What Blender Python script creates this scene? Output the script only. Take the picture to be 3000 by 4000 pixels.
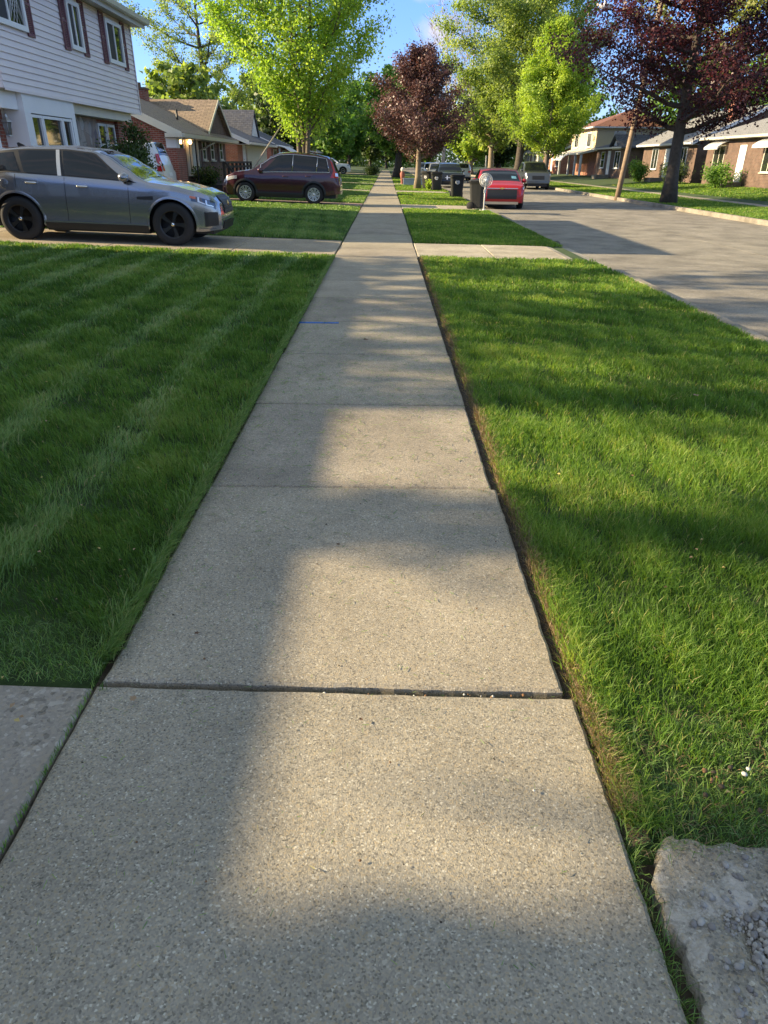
import bpy, math, random
import numpy as np
from mathutils import Vector, Matrix
R = math.radians
scene = bpy.context.scene
for o in list(bpy.data.objects): bpy.data.objects.remove(o)

# ---------------------------------------------------------------- camera
CAMH = 1.57
cam_d = bpy.data.cameras.new('camera'); cam = bpy.data.objects.new('camera', cam_d)
scene.collection.objects.link(cam); scene.camera = cam
cam_d.sensor_fit = 'VERTICAL'; cam_d.sensor_height = 40.0; cam_d.lens = 26.8
cam_d.clip_end = 3000; cam_d.clip_start = 0.05
pitch = math.atan(1369/2680.); yaw = R(0.14); roll = R(0.7)
fw = Vector((math.sin(yaw)*math.cos(pitch), math.cos(yaw)*math.cos(pitch), -math.sin(pitch)))
r0 = Vector((math.cos(yaw), -math.sin(yaw), 0)); u0 = r0.cross(fw)
rr = r0*math.cos(roll)+u0*math.sin(roll); uu = -r0*math.sin(roll)+u0*math.cos(roll)
cam.matrix_world = Matrix(((rr.x,uu.x,-fw.x,0),(rr.y,uu.y,-fw.y,0),(rr.z,uu.z,-fw.z,CAMH),(0,0,0,1)))
cam_d.dof.use_dof = False

# ---------------------------------------------------------------- light
SUN_EL, SUN_AZ = R(22), R(2.0)      # sun stands to the left (-X), azimuth slightly ahead
sun_from = Vector((-math.cos(SUN_EL)*math.cos(SUN_AZ), math.cos(SUN_EL)*math.sin(SUN_AZ), math.sin(SUN_EL)))
sd = bpy.data.lights.new('sun', 'SUN'); sun = bpy.data.objects.new('sun', sd)
scene.collection.objects.link(sun)
sd.energy = 4.8; sd.angle = R(0.36); sd.color = (1.0, 0.80, 0.50)
sun.rotation_euler = sun_from.to_track_quat('Z', 'Y').to_euler(); sun.location = (-30, 0, 30)

W = bpy.data.worlds.new('World'); scene.world = W; W.use_nodes = True
wn = W.node_tree.nodes; wl = W.node_tree.links
for n in list(wn): wn.remove(n)
sky = wn.new('ShaderNodeTexSky'); sky.sky_type = 'NISHITA'; sky.sun_disc = False
sky.sun_elevation = SUN_EL; sky.sun_rotation = R(-90)+SUN_AZ
sky.air_density = 1.0; sky.dust_density = 0.25; sky.ozone_density = 2.5
bg = wn.new('ShaderNodeBackground'); bg.inputs[1].default_value = 0.15
wo = wn.new('ShaderNodeOutputWorld')
# two small puffs of cloud in the sky
tc = wn.new('ShaderNodeTexCoord')
def wmath(op, a, b=None, c=None):
    n = wn.new('ShaderNodeMath'); n.operation = op
    for i, v in enumerate((a, b, c)):
        if v is None: continue
        if isinstance(v, (int, float)): n.inputs[i].default_value = v
        else: wl.new(v, n.inputs[i])
    return n.outputs[0]
def cloud(direction, rad, stretch, amt):
    d = Vector(direction).normalized()
    sub = wn.new('ShaderNodeVectorMath'); sub.operation = 'SUBTRACT'; wl.new(tc.outputs['Generated'], sub.inputs[0]); sub.inputs[1].default_value = d
    mul = wn.new('ShaderNodeVectorMath'); mul.operation = 'MULTIPLY'; wl.new(sub.outputs[0], mul.inputs[0]); mul.inputs[1].default_value = stretch
    ln = wn.new('ShaderNodeVectorMath'); ln.operation = 'LENGTH'; wl.new(mul.outputs[0], ln.inputs[0])
    no = wn.new('ShaderNodeTexNoise'); no.inputs['Scale'].default_value = 22; no.inputs['Detail'].default_value = 6
    wl.new(tc.outputs['Generated'], no.inputs['Vector'])
    v = wmath('DIVIDE', ln.outputs['Value'], rad)
    v = wmath('SUBTRACT', 1.15, v)
    n2 = wmath('MULTIPLY', wmath('SUBTRACT', no.outputs['Fac'], 0.5), 2.6)
    v = wmath('ADD', v, n2)
    mr = wn.new('ShaderNodeMapRange'); mr.interpolation_type = 'SMOOTHSTEP'; wl.new(v, mr.inputs[0])
    mr.inputs[1].default_value = 0.1; mr.inputs[2].default_value = 1.1; mr.inputs[3].default_value = 0; mr.inputs[4].default_value = amt
    return mr.outputs[0]
c1 = cloud((0.062, 1, 0.143), 0.026, (0.8, 1, 1.1), 0.9)
c2 = cloud((0.076, 1, 0.174), 0.032, (0.6, 1, 3.0), 0.7)
# streaky cloud over the half of the sky behind the camera (seen in the car glass)
mp_ = wn.new('ShaderNodeMapping'); mp_.inputs['Scale'].default_value = (2.2, 2.2, 9.0); wl.new(tc.outputs['Generated'], mp_.inputs[0])
nb = wn.new('ShaderNodeTexNoise'); nb.inputs['Scale'].default_value = 2.4; nb.inputs['Detail'].default_value = 7; nb.inputs['Roughness'].default_value = .6; wl.new(mp_.outputs[0], nb.inputs['Vector'])
sx_ = wn.new('ShaderNodeSeparateXYZ'); wl.new(tc.outputs['Generated'], sx_.inputs[0])
bk = wn.new('ShaderNodeMapRange'); bk.interpolation_type = 'SMOOTHSTEP'; wl.new(sx_.outputs['Y'], bk.inputs[0]); bk.inputs[1].default_value = .1; bk.inputs[2].default_value = -.3
nr_ = wn.new('ShaderNodeMapRange'); nr_.interpolation_type = 'SMOOTHSTEP'; wl.new(nb.outputs['Fac'], nr_.inputs[0]); nr_.inputs[1].default_value = .47; nr_.inputs[2].default_value = .66; nr_.inputs[4].default_value = .8
c3 = wmath('MULTIPLY', bk.outputs[0], nr_.outputs[0])
cm = wmath('MAXIMUM', wmath('MAXIMUM', c1, c2), c3)
mix = wn.new('ShaderNodeMix'); mix.data_type = 'RGBA'
# clear spring sky: deeper blue towards the horizon than the plain model
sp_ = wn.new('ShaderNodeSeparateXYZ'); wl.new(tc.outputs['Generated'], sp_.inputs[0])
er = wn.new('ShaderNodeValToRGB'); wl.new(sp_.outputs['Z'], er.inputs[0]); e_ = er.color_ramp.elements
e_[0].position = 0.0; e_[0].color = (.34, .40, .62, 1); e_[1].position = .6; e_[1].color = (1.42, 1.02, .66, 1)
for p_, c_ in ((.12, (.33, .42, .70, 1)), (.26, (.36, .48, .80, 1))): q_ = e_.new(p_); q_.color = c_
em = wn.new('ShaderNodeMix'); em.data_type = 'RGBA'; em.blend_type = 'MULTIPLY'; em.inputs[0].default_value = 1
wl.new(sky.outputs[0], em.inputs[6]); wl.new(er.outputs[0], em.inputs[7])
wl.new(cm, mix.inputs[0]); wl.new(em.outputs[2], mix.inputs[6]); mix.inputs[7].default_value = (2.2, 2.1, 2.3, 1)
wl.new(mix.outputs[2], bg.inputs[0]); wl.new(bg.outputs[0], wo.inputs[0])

vs = scene.view_settings
vs.view_transform = 'Standard'; vs.look = 'None'; vs.exposure = 1.52; vs.gamma = 1.0; vs.use_curve_mapping = False

# ---------------------------------------------------------------- helpers
rng = random.Random(7)
def prop(o, label=None, cat=None, group=None, kind=None):
    if label: o['label'] = label
    if cat: o['category'] = cat
    if group: o['group'] = group
    if kind: o['kind'] = kind
    return o
def thing(name, label, cat, loc=(0,0,0), rotz=0, group=None):
    o = bpy.data.objects.new(name, None); scene.collection.objects.link(o)
    o.empty_display_size = 0.3; o.location = loc; o.rotation_euler = (0, 0, rotz)
    return prop(o, label, cat, group)
def copy_tree(o, parent=None):
    c = o.copy(); scene.collection.objects.link(c); c.parent = parent
    for ch in list(o.children): copy_tree(ch, c)
    return c

class MB:
    def __init__(s): s.v = []; s.f = []; s.m = []; s.sm = []
    def add(s, vs, fs, m=0, smooth=False):
        b = len(s.v); s.v.extend(tuple(v) for v in vs)
        for f in fs: s.f.append(tuple(b+i for i in f)); s.m.append(m); s.sm.append(smooth)
        return s
    def box(s, x0, x1, y0, y1, z0, z1, m=0, rot=None, piv=None):
        vs = [Vector((x, y, z)) for z in (z0, z1) for y in (y0, y1) for x in (x0, x1)]
        if rot is not None:
            p = Vector(piv) if piv else Vector(((x0+x1)/2, (y0+y1)/2, (z0+z1)/2))
            vs = [rot @ (v-p) + p for v in vs]
        return s.add(vs, [(0,2,3,1),(4,5,7,6),(0,1,5,4),(2,6,7,3),(0,4,6,2),(1,3,7,5)], m)
    def prism(s, poly, a, b, axis='y', m=0):
        # poly = list of 2D points; extruded between a and b along axis
        n = len(poly)
        def P(p, t):
            return {'y': (p[0], t, p[1]), 'x': (t, p[0], p[1]), 'z': (p[0], p[1], t)}[axis]
        vs = [P(p, a) for p in poly]+[P(p, b) for p in poly]
        fs = [tuple(range(n-1, -1, -1)), tuple(range(n, 2*n))]+[(i, (i+1) % n, n+(i+1) % n, n+i) for i in range(n)]
        return s.add(vs, fs, m)
    def tube(s, pts, rad, n=8, m=0, smooth=True, cap=True):
        pts = [Vector(p) for p in pts]
        if not hasattr(rad, '__len__'): rad = [rad]*len(pts)
        ref = Vector((0.31, 0.13, 1)).normalized(); vs = []; fs = []
        for i, p in enumerate(pts):
            d = (pts[min(i+1, len(pts)-1)]-pts[max(i-1, 0)])
            if d.length < 1e-9: d = Vector((0, 0, 1))
            d.normalize()
            a = d.cross(ref)
            if a.length < 0.05: a = d.cross(Vector((1, 0, 0)))
            a.normalize(); b = d.cross(a)
            for k in range(n):
                t = 2*math.pi*k/n
                vs.append(p+(a*math.cos(t)+b*math.sin(t))*rad[i])
        for i in range(len(pts)-1):
            for k in range(n):
                fs.append((i*n+k, i*n+(k+1) % n, (i+1)*n+(k+1) % n, (i+1)*n+k))
        s.add(vs, fs, m, smooth)
        if cap:
            b = len(s.v)-len(vs)
            s.f.append(tuple(b+k for k in range(n-1, -1, -1))); s.m.append(m); s.sm.append(False)
            s.f.append(tuple(b+(len(pts)-1)*n+k for k in range(n))); s.m.append(m); s.sm.append(False)
        return s
    def lathe(s, prof, c, axis='z', n=20, m=0, smooth=True, closed=False):
        # prof: (radius, height along axis)
        vs = []
        for r_, h in prof:
            for k in range(n):
                t = 2*math.pi*k/n; a, b = r_*math.cos(t), r_*math.sin(t)
                if axis == 'z': vs.append((c[0]+a, c[1]+b, c[2]+h))
                elif axis == 'y': vs.append((c[0]+a, c[1]+h, c[2]+b))
                else: vs.append((c[0]+h, c[1]+a, c[2]+b))
        fs = [(i*n+k, i*n+(k+1) % n, (i+1)*n+(k+1) % n, (i+1)*n+k) for i in range(len(prof)-1) for k in range(n)]
        return s.add(vs, fs, m, smooth)
    def grid(s, P, m=0, smooth=True):
        # P: 2D list of points
        h = len(P); w = len(P[0]); vs = [p for row in P for p in row]
        fs = [(i*w+j, i*w+j+1, (i+1)*w+j+1, (i+1)*w+j) for i in range(h-1) for j in range(w-1)]
        return s.add(vs, fs, m, smooth)
    def build(s, name, mats, parent=None, off=None):
        if not isinstance(mats, (list, tuple)): mats = [mats]
        if off is None: off = tuple(parent.location) if (parent is not None and parent.get('worldbuilt')) else (0,0,0)
        me = bpy.data.meshes.new(name)
        vs = [(v[0]-off[0], v[1]-off[1], v[2]-off[2]) for v in s.v]
        me.from_pydata(vs, [], s.f)
        me.polygons.foreach_set('material_index', s.m); me.polygons.foreach_set('use_smooth', s.sm)
        for m in mats: me.materials.append(m)
        uv = me.uv_layers.new(name='UVMap')
        me.update()
        for p in me.polygons:
            n = p.normal; ax = max(range(3), key=lambda k: abs(n[k]))
            for li in p.loop_indices:
                c = s.v[me.loops[li].vertex_index]
                uv.data[li].uv = (c[1], c[2]) if ax == 0 else ((c[0], c[2]) if ax == 1 else (c[0], c[1]))
        o = bpy.data.objects.new(name, me); scene.collection.objects.link(o)
        if parent is not None: o.parent = parent
        return o

def sub(name, mb, mats, parent, root):
    """sub-part: same local frame as its part (parts have no transform of their own)"""
    off = tuple(root.location) if root.get('worldbuilt') else (0,0,0)
    return mb.build(name, mats, parent, off=off)
def wthing(name, label, cat, loc, group=None):
    o = thing(name, label, cat, loc, 0, group); o['worldbuilt'] = 1
    return o

# ---------------------------------------------------------------- materials
def newmat(name):
    m = bpy.data.materials.new(name); m.use_nodes = True
    nt = m.node_tree; b = nt.nodes['Principled BSDF']
    return m, nt, b
def simple(name, col, rough=0.6, metal=0.0, var=0.15, scale=3.0, bump=0.0, bscale=40, coat=0, spec=0.5, coords='Object'):
    m, nt, b = newmat(name); N = nt.nodes; L = nt.links
    b.inputs['Roughness'].default_value = rough; b.inputs['Metallic'].default_value = metal
    b.inputs['Coat Weight'].default_value = coat; b.inputs['Coat Roughness'].default_value = 0.03
    b.inputs['Specular IOR Level'].default_value = spec
    tc = N.new('ShaderNodeTexCoord')
    if var > 0:
        no = N.new('ShaderNodeTexNoise'); no.inputs['Scale'].default_value = scale; no.inputs['Detail'].default_value = 5
        L.new(tc.outputs[coords], no.inputs['Vector'])
        r = N.new('ShaderNodeMapRange'); L.new(no.outputs['Fac'], r.inputs[0]); r.inputs[1].default_value = .25; r.inputs[2].default_value = .75
        r.inputs[3].default_value = 1-var; r.inputs[4].default_value = 1+var
        hs = N.new('ShaderNodeMix'); hs.data_type = 'RGBA'; hs.blend_type = 'MULTIPLY'; hs.inputs[0].default_value = 1
        hs.inputs[6].default_value = (*col, 1); L.new(r.outputs[0], hs.inputs[7]); L.new(hs.outputs[2], b.inputs['Base Color'])
    else: b.inputs['Base Color'].default_value = (*col, 1)
    if bump > 0:
        n2 = N.new('ShaderNodeTexNoise'); n2.inputs['Scale'].default_value = bscale; n2.inputs['Detail'].default_value = 6
        L.new(tc.outputs[coords], n2.inputs['Vector'])
        bp = N.new('ShaderNodeBump'); bp.inputs['Strength'].default_value = bump; bp.inputs['Distance'].default_value = 0.01
        L.new(n2.outputs['Fac'], bp.inputs['Height']); L.new(bp.outputs[0], b.inputs['Normal'])
    return m
def ramp(N, stops, interp='LINEAR'):
    r = N.new('ShaderNodeValToRGB'); r.color_ramp.interpolation = interp
    e = r.color_ramp.elements
    e[0].position = stops[0][0]; e[0].color = (*stops[0][1], 1)
    e[1].position = stops[1][0]; e[1].color = (*stops[1][1], 1)
    for p, c in stops[2:]:
        x = e.new(p); x.color = (*c, 1)
    return r
def concrete(name, base, agg=1.0, big=0.0, dirt=0.25, bumps=0.55):
    m, nt, b = newmat(name); N = nt.nodes; L = nt.links
    b.inputs['Roughness'].default_value = 0.88; b.inputs['Specular IOR Level'].default_value = 0.3
    tc = N.new('ShaderNodeTexCoord'); B = np.array(base)
    def vor(scale, stops):
        v = N.new('ShaderNodeTexVoronoi'); v.inputs['Scale'].default_value = scale; L.new(tc.outputs['Object'], v.inputs['Vector'])
        s = N.new('ShaderNodeSeparateColor'); L.new(v.outputs['Color'], s.inputs[0])
        r = ramp(N, stops, 'CONSTANT'); L.new(s.outputs[0], r.inputs[0]); return v, r
    c = lambda k, t=(1, 1, 1): tuple(B*k*np.array(t))
    v1, r1 = vor(210*agg, [(0, c(.42)), (.09, c(.76)), (.35, c(.98)), (.62, c(1.12, (1.04, 1, .92))), (.80, c(1.0, (1.12, 1, .8))), (.90, c(1.4)), (.975, c(1.9, (.97, 1, 1.02)))])
    v2, r2 = vor(100*agg, [(0, c(1.0)), (.05, c(.55)), (.12, c(1.05)), (.88, c(1.12)), (.96, c(1.6, (.97, 1, 1.03)))])
    mx = N.new('ShaderNodeMix'); mx.data_type = 'RGBA'; mx.inputs[0].default_value = 0.25 if big == 0 else 0.6
    L.new(r1.outputs[0], mx.inputs[6]); L.new(r2.outputs[0], mx.inputs[7])
    no = N.new('ShaderNodeTexNoise'); no.inputs['Scale'].default_value = 1.3; no.inputs['Detail'].default_value = 8; no.inputs['Roughness'].default_value = .65
    L.new(tc.outputs['Object'], no.inputs['Vector'])
    mr = N.new('ShaderNodeMapRange'); L.new(no.outputs['Fac'], mr.inputs[0]); mr.inputs[1].default_value = .3; mr.inputs[2].default_value = .7
    mr.inputs[3].default_value = 1-dirt; mr.inputs[4].default_value = 1+dirt*.5
    m2 = N.new('ShaderNodeMix'); m2.data_type = 'RGBA'; m2.blend_type = 'MULTIPLY'; m2.inputs[0].default_value = 1
    L.new(mx.outputs[2], m2.inputs[6]); L.new(mr.outputs[0], m2.inputs[7])
    # rusty and dark stains of their own shape
    ns = N.new('ShaderNodeTexNoise'); ns.inputs['Scale'].default_value = 4.5; ns.inputs['Detail'].default_value = 9; ns.inputs['Roughness'].default_value = .75; L.new(tc.outputs['Object'], ns.inputs['Vector'])
    ms_ = N.new('ShaderNodeMapRange'); L.new(ns.outputs['Fac'], ms_.inputs[0]); ms_.inputs[1].default_value = .56; ms_.inputs[2].default_value = .72; ms_.inputs[3].default_value = 0; ms_.inputs[4].default_value = .45
    m4 = N.new('ShaderNodeMix'); m4.data_type = 'RGBA'; L.new(ms_.outputs[0], m4.inputs[0]); L.new(m2.outputs[2], m4.inputs[6]); m4.inputs[7].default_value = (B[0]*.52, B[1]*.47, B[2]*.42, 1)
    # a few hairline cracks and crumbs
    vc = N.new('ShaderNodeTexVoronoi'); vc.feature = 'DISTANCE_TO_EDGE'; vc.inputs['Scale'].default_value = .55
    nd = N.new('ShaderNodeTexNoise'); nd.inputs['Scale'].default_value = 3.5; nd.inputs['Detail'].default_value = 8; L.new(tc.outputs['Object'], nd.inputs['Vector'])
    va = N.new('ShaderNodeMix'); va.data_type = 'VECTOR'; va.inputs[0].default_value = .22; L.new(tc.outputs['Object'], va.inputs[4]); L.new(nd.outputs['Color'], va.inputs[5]); L.new(va.outputs[1], vc.inputs['Vector'])
    mc = N.new('ShaderNodeMapRange'); L.new(vc.outputs['Distance'], mc.inputs[0]); mc.inputs[1].default_value = .0; mc.inputs[2].default_value = .0022; mc.inputs[3].default_value = .2; mc.inputs[4].default_value = 0
    m5 = N.new('ShaderNodeMix'); m5.data_type = 'RGBA'; L.new(mc.outputs[0], m5.inputs[0]); L.new(m4.outputs[2], m5.inputs[6]); m5.inputs[7].default_value = (.06, .05, .04, 1)
    L.new(m5.outputs[2], b.inputs['Base Color'])
    n3 = N.new('ShaderNodeTexNoise'); n3.inputs['Scale'].default_value = 260; n3.inputs['Detail'].default_value = 3; L.new(tc.outputs['Object'], n3.inputs['Vector'])
    ad = N.new('ShaderNodeMath'); ad.operation = 'MULTIPLY_ADD'; L.new(n3.outputs['Fac'], ad.inputs[0]); ad.inputs[1].default_value = 1.2; L.new(r1.outputs[0], ad.inputs[2])
    bp = N.new('ShaderNodeBump'); bp.inputs['Strength'].default_value = bumps; bp.inputs['Distance'].default_value = 0.004
    L.new(ad.outputs[0], bp.inputs['Height']); L.new(bp.outputs[0], b.inputs['Normal'])
    return m
def brick(name, c1, c2, mortar, bw=0.215, bh=0.072):
    m, nt, b = newmat(name); N = nt.nodes; L = nt.links
    b.inputs['Roughness'].default_value = 0.85
    uv = N.new('ShaderNodeUVMap')
    t = N.new('ShaderNodeTexBrick'); t.inputs['Scale'].default_value = 1; t.inputs['Brick Width'].default_value = bw; t.inputs['Row Height'].default_value = bh
    t.inputs['Mortar Size'].default_value = 0.007; t.inputs['Color1'].default_value = (*c1, 1); t.inputs['Color2'].default_value = (*c2, 1); t.inputs['Mortar'].default_value = (*mortar, 1)
    L.new(uv.outputs[0], t.inputs['Vector'])
    no = N.new('ShaderNodeTexNoise'); no.inputs['Scale'].default_value = 2.2; no.inputs['Detail'].default_value = 7; L.new(uv.outputs[0], no.inputs['Vector'])
    mr = N.new('ShaderNodeMapRange'); L.new(no.outputs['Fac'], mr.inputs[0]); mr.inputs[1].default_value = .25; mr.inputs[2].default_value = .75; mr.inputs[3].default_value = .65; mr.inputs[4].default_value = 1.3
    m2 = N.new('ShaderNodeMix'); m2.data_type = 'RGBA'; m2.blend_type = 'MULTIPLY'; m2.inputs[0].default_value = 1
    L.new(t.outputs['Color'], m2.inputs[6]); L.new(mr.outputs[0], m2.inputs[7]); L.new(m2.outputs[2], b.inputs['Base Color'])
    bp = N.new('ShaderNodeBump'); bp.inputs['Strength'].default_value = .5; bp.inputs['Distance'].default_value = 0.01; bp.invert = True
    L.new(t.outputs['Fac'], bp.inputs['Height']); L.new(bp.outputs[0], b.inputs['Normal'])
    return m
def shingle(name, c, c2):
    m, nt, b = newmat(name); N = nt.nodes; L = nt.links
    b.inputs['Roughness'].default_value = 0.9
    uv = N.new('ShaderNodeUVMap')
    t = N.new('ShaderNodeTexBrick'); t.inputs['Scale'].default_value = 1; t.inputs['Brick Width'].default_value = .3; t.inputs['Row Height'].default_value = .13
    t.inputs['Mortar Size'].default_value = 0.012; t.inputs['Color1'].default_value = (*c, 1); t.inputs['Color2'].default_value = (*c2, 1); t.inputs['Mortar'].default_value = tuple(x*.45 for x in c)+(1,)
    L.new(uv.outputs[0], t.inputs['Vector'])
    no = N.new('ShaderNodeTexNoise'); no.inputs['Scale'].default_value = 6; no.inputs['Detail'].default_value = 8; L.new(uv.outputs[0], no.inputs['Vector'])
    mr = N.new('ShaderNodeMapRange'); L.new(no.outputs['Fac'], mr.inputs[0]); mr.inputs[1].default_value = .25; mr.inputs[2].default_value = .75; mr.inputs[3].default_value = .7; mr.inputs[4].default_value = 1.3
    m2 = N.new('ShaderNodeMix'); m2.data_type = 'RGBA'; m2.blend_type = 'MULTIPLY'; m2.inputs[0].default_value = 1
    L.new(t.outputs['Color'], m2.inputs[6]); L.new(mr.outputs[0], m2.inputs[7]); L.new(m2.outputs[2], b.inputs['Base Color'])
    return m
def foliage(name, stops, transl=0.45, rough=0.5, tcol=(1.5, 1.5, .6)):
    m, nt, b = newmat(name); N = nt.nodes; L = nt.links
    at = N.new('ShaderNodeAttribute'); at.attribute_name = 'rnd'
    r = ramp(N, stops); L.new(at.outputs['Fac'], r.inputs[0])
    L.new(r.outputs[0], b.inputs['Base Color']); b.inputs['Roughness'].default_value = rough; b.inputs['Specular IOR Level'].default_value = .35
    tr = N.new('ShaderNodeBsdfTranslucent')
    mu = N.new('ShaderNodeMix'); mu.data_type = 'RGBA'; mu.blend_type = 'MULTIPLY'; mu.inputs[0].default_value = 1
    L.new(r.outputs[0], mu.inputs[6]); mu.inputs[7].default_value = (*tcol, 1); L.new(mu.outputs[2], tr.inputs[0])
    ms = N.new('ShaderNodeMixShader'); ms.inputs[0].default_value = transl
    L.new(b.outputs[0], ms.inputs[1]); L.new(tr.outputs[0], ms.inputs[2])
    L.new(ms.outputs[0], N['Material Output'].inputs[0])
    return m
def glassmat(name, col=(.012, .014, .016), rough=.03, spec=.8):
    m, nt, b = newmat(name); b.inputs['Base Color'].default_value = (*col, 1); b.inputs['Roughness'].default_value = rough
    b.inputs['Specular IOR Level'].default_value = spec; b.inputs['IOR'].default_value = 1.5
    return m
def emit(name, col, s):
    m, nt, b = newmat(name); b.inputs['Base Color'].default_value = (*col, 1)
    b.inputs['Emission Color'].default_value = (*col, 1); b.inputs['Emission Strength'].default_value = s
    return m

M = {}
M['walk'] = concrete('walk_concrete', (0.333, 0.296, 0.229))
M['walk3'] = concrete('walk_concrete_stained', (.315, .278, .222), dirt=.35)
M['walk2'] = concrete('walk_concrete_older', (0.320, 0.289, 0.226))
M['drive'] = concrete('drive_concrete', (0.346, 0.296, 0.221))
M['exposed'] = concrete('exposed_aggregate', (.30, .265, .215), agg=.55, big=1)
M['apron'] = concrete('apron_concrete', (0.415, 0.374, 0.295), dirt=.4)
M['broken'] = concrete('broken_concrete', (0.403, 0.368, 0.295), agg=.8, dirt=.5, bumps=.9)
def chalk(m):
    nt = m.node_tree; N = nt.nodes; L = nt.links; b = N['Principled BSDF']; src = b.inputs['Base Color'].links[0].from_socket
    tc = N.new('ShaderNodeTexCoord'); no = N.new('ShaderNodeTexNoise'); no.inputs['Scale'].default_value = 5.5; no.inputs['Detail'].default_value = 10; no.inputs['Roughness'].default_value = .7; no.inputs['Distortion'].default_value = .6
    L.new(tc.outputs['Object'], no.inputs['Vector']); mr = N.new('ShaderNodeMapRange'); L.new(no.outputs['Fac'], mr.inputs[0]); mr.inputs[1].default_value = .50; mr.inputs[2].default_value = .60; mr.inputs[4].default_value = .75
    mx = N.new('ShaderNodeMix'); mx.data_type = 'RGBA'; L.new(mr.outputs[0], mx.inputs[0]); L.new(src, mx.inputs[6]); mx.inputs[7].default_value = (.56, .51, .44, 1); L.new(mx.outputs[2], b.inputs['Base Color'])
chalk(M['broken'])
M['paver'] = brick('paver_strip', (.27, .16, .12), (.31, .21, .16), (.2, .17, .14), .2, .1)
M['road'] = concrete('road_concrete', (.255, .235, .20), agg=.6, dirt=.45)
M['kerb'] = concrete('kerb_concrete', (.27, .245, .205), agg=.8, dirt=.5)
M['soil'] = simple('soil', (.06, .045, .03), .95, var=.5, scale=30, bump=.6, bscale=120)
M['turf'] = simple('turf_base', (.032, .062, .012), .95, var=.45, scale=9, bump=.6, bscale=60)
M['blue'] = simple('blue_marking_paint', (.02, .12, .42), .7, var=.3, scale=40)
M['siding'] = simple('vinyl_siding', (0.6944, 0.6328, 0.6272), .5, var=.04, scale=2)
M['yellow'] = simple('yellow_siding', (.62, .53, .34), .6, var=.05)
M['white'] = simple('white_trim', (.70, .71, .72), .45, var=.04)
M['cream'] = simple('cream_trim', (.60, .57, .47), .5, var=.05)
M['soffit'] = simple('soffit_metal', (.42, .42, .40), .5, var=.05)
M['gutter'] = simple('gutter_metal', (.50, .49, .42), .4, var=.08)
M['shutter'] = simple('maroon_shutter', (.14, .055, .07), .55, var=.12)
M['shutter_br'] = simple('brown_shutter', (.10, .055, .05), .55, var=.12)
M['brick'] = brick('red_brick', (.27, .075, .045), (.20, .055, .04), (.30, .25, .21))
M['brick_or'] = brick('orange_brick', (.36, .13, .07), (.28, .09, .05), (.34, .28, .22))
M['brick_br'] = brick('brown_brick', (.13, .075, .055), (.095, .058, .043), (.17, .14, .115))
M['roof_tan'] = shingle('tan_shingles', (.25, .185, .135), (.30, .22, .16))
M['roof_grey'] = shingle('grey_shingles', (.20, .20, .205), (.25, .25, .25))
M['roof_dark'] = shingle('dark_shingles', (.075, .08, .10), (.11, .11, .12))
M['roof_brown'] = shingle('brown_shingles', (.20, .085, .055), (.17, .075, .05))
M['glass'] = glassmat('window_glass', (.02, .024, .02))
M['screen'] = simple('insect_screen', (.025, .025, .03), .6, var=0)
M['curtain'] = simple('pale_curtain', (.55, .55, .5), .8, var=.1)
M['metal'] = simple('grey_metal', (.35, .35, .35), .35, metal=.8, var=.05)
M['black'] = simple('black_plastic', (.012, .012, .013), .45, var=.1)
M['tyre'] = simple('tyre_rubber', (.014, .014, .015), .8, var=.15, scale=10)
M['blackrim'] = simple('black_rim', (.01, .01, .011), .35, var=0)
M['silver'] = simple('silver_rim', (.55, .54, .52), .3, metal=.7, var=.03)
M['chrome'] = simple('chrome', (.75, .75, .75), .12, metal=1, var=0)
M['gold'] = simple('gold_emblem', (.6, .42, .16), .3, metal=.8, var=0)
M['wood_dark'] = simple('dark_deck_wood', (.035, .028, .024), .8, var=.3, scale=8, bump=.3)
M['wood_pole'] = simple('weathered_pole_wood', (.24, .175, .12), .85, var=.25, scale=6, bump=.4, bscale=30)
M['bark'] = simple('grey_bark', (.13, .105, .08), .9, var=.35, scale=9, bump=.9, bscale=25)
M['bark_dark'] = simple('dark_bark', (.065, .052, .04), .9, var=.4, scale=8, bump=.9, bscale=22)
M['bark_tan'] = simple('tan_bark', (.24, .19, .13), .9, var=.3, scale=8, bump=.7, bscale=22)
M['bark_pale'] = simple('pale_bark', (.42, .36, .31), .9, var=.2, scale=4)
M['redlens'] = simple('red_lens', (.45, .01, .012), .15, var=0, coat=.6)
M['clearlens'] = simple('clear_lens', (.55, .56, .58), .12, metal=.4, var=0, coat=1)
M['bluelens'] = simple('dark_lens', (.02, .025, .045), .08, metal=.3, var=0, coat=1)
M['amber'] = simple('amber_lens', (.6, .13, .03), .2, var=0, coat=.5)
M['carglass'] = glassmat('car_glass', (.008, .010, .014), .02, .5)
def paint(name, c, metal=.55, rough=.32): return simple(name, c, rough, metal=metal, var=.02, scale=2, coat=1.0)
M['p_grey'] = paint('grey_blue_paint', (.25, .26, .285), .7, .22)
M['p_maroon'] = paint('maroon_paint', (.050, .008, .018), .4)
M['p_white'] = paint('white_paint', (.72, .73, .75), 0)
M['p_red'] = simple('red_paint', (.36, .006, .012), .4, metal=0, var=.02, coat=.35)
M['p_navy'] = paint('navy_paint', (.006, .010, .018), .2)
M['p_silver'] = paint('silver_paint', (.42, .41, .39), .6)
M['p_dgrey'] = paint('dark_grey_paint', (.09, .10, .11), .5)
M['bin'] = simple('black_bin_plastic', (.016, .017, .018), .5, var=.15)
M['fanwhite'] = simple('white_fan_plastic', (.72, .72, .70), .4, var=0)
M['lampglass'] = simple('lantern_glass', (.12, .12, .12), .1, var=0, coat=.5)
M['porchlight'] = emit('lit_porch_lamp', (1, .62, .25), 9)
M['stone'] = None
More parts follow.
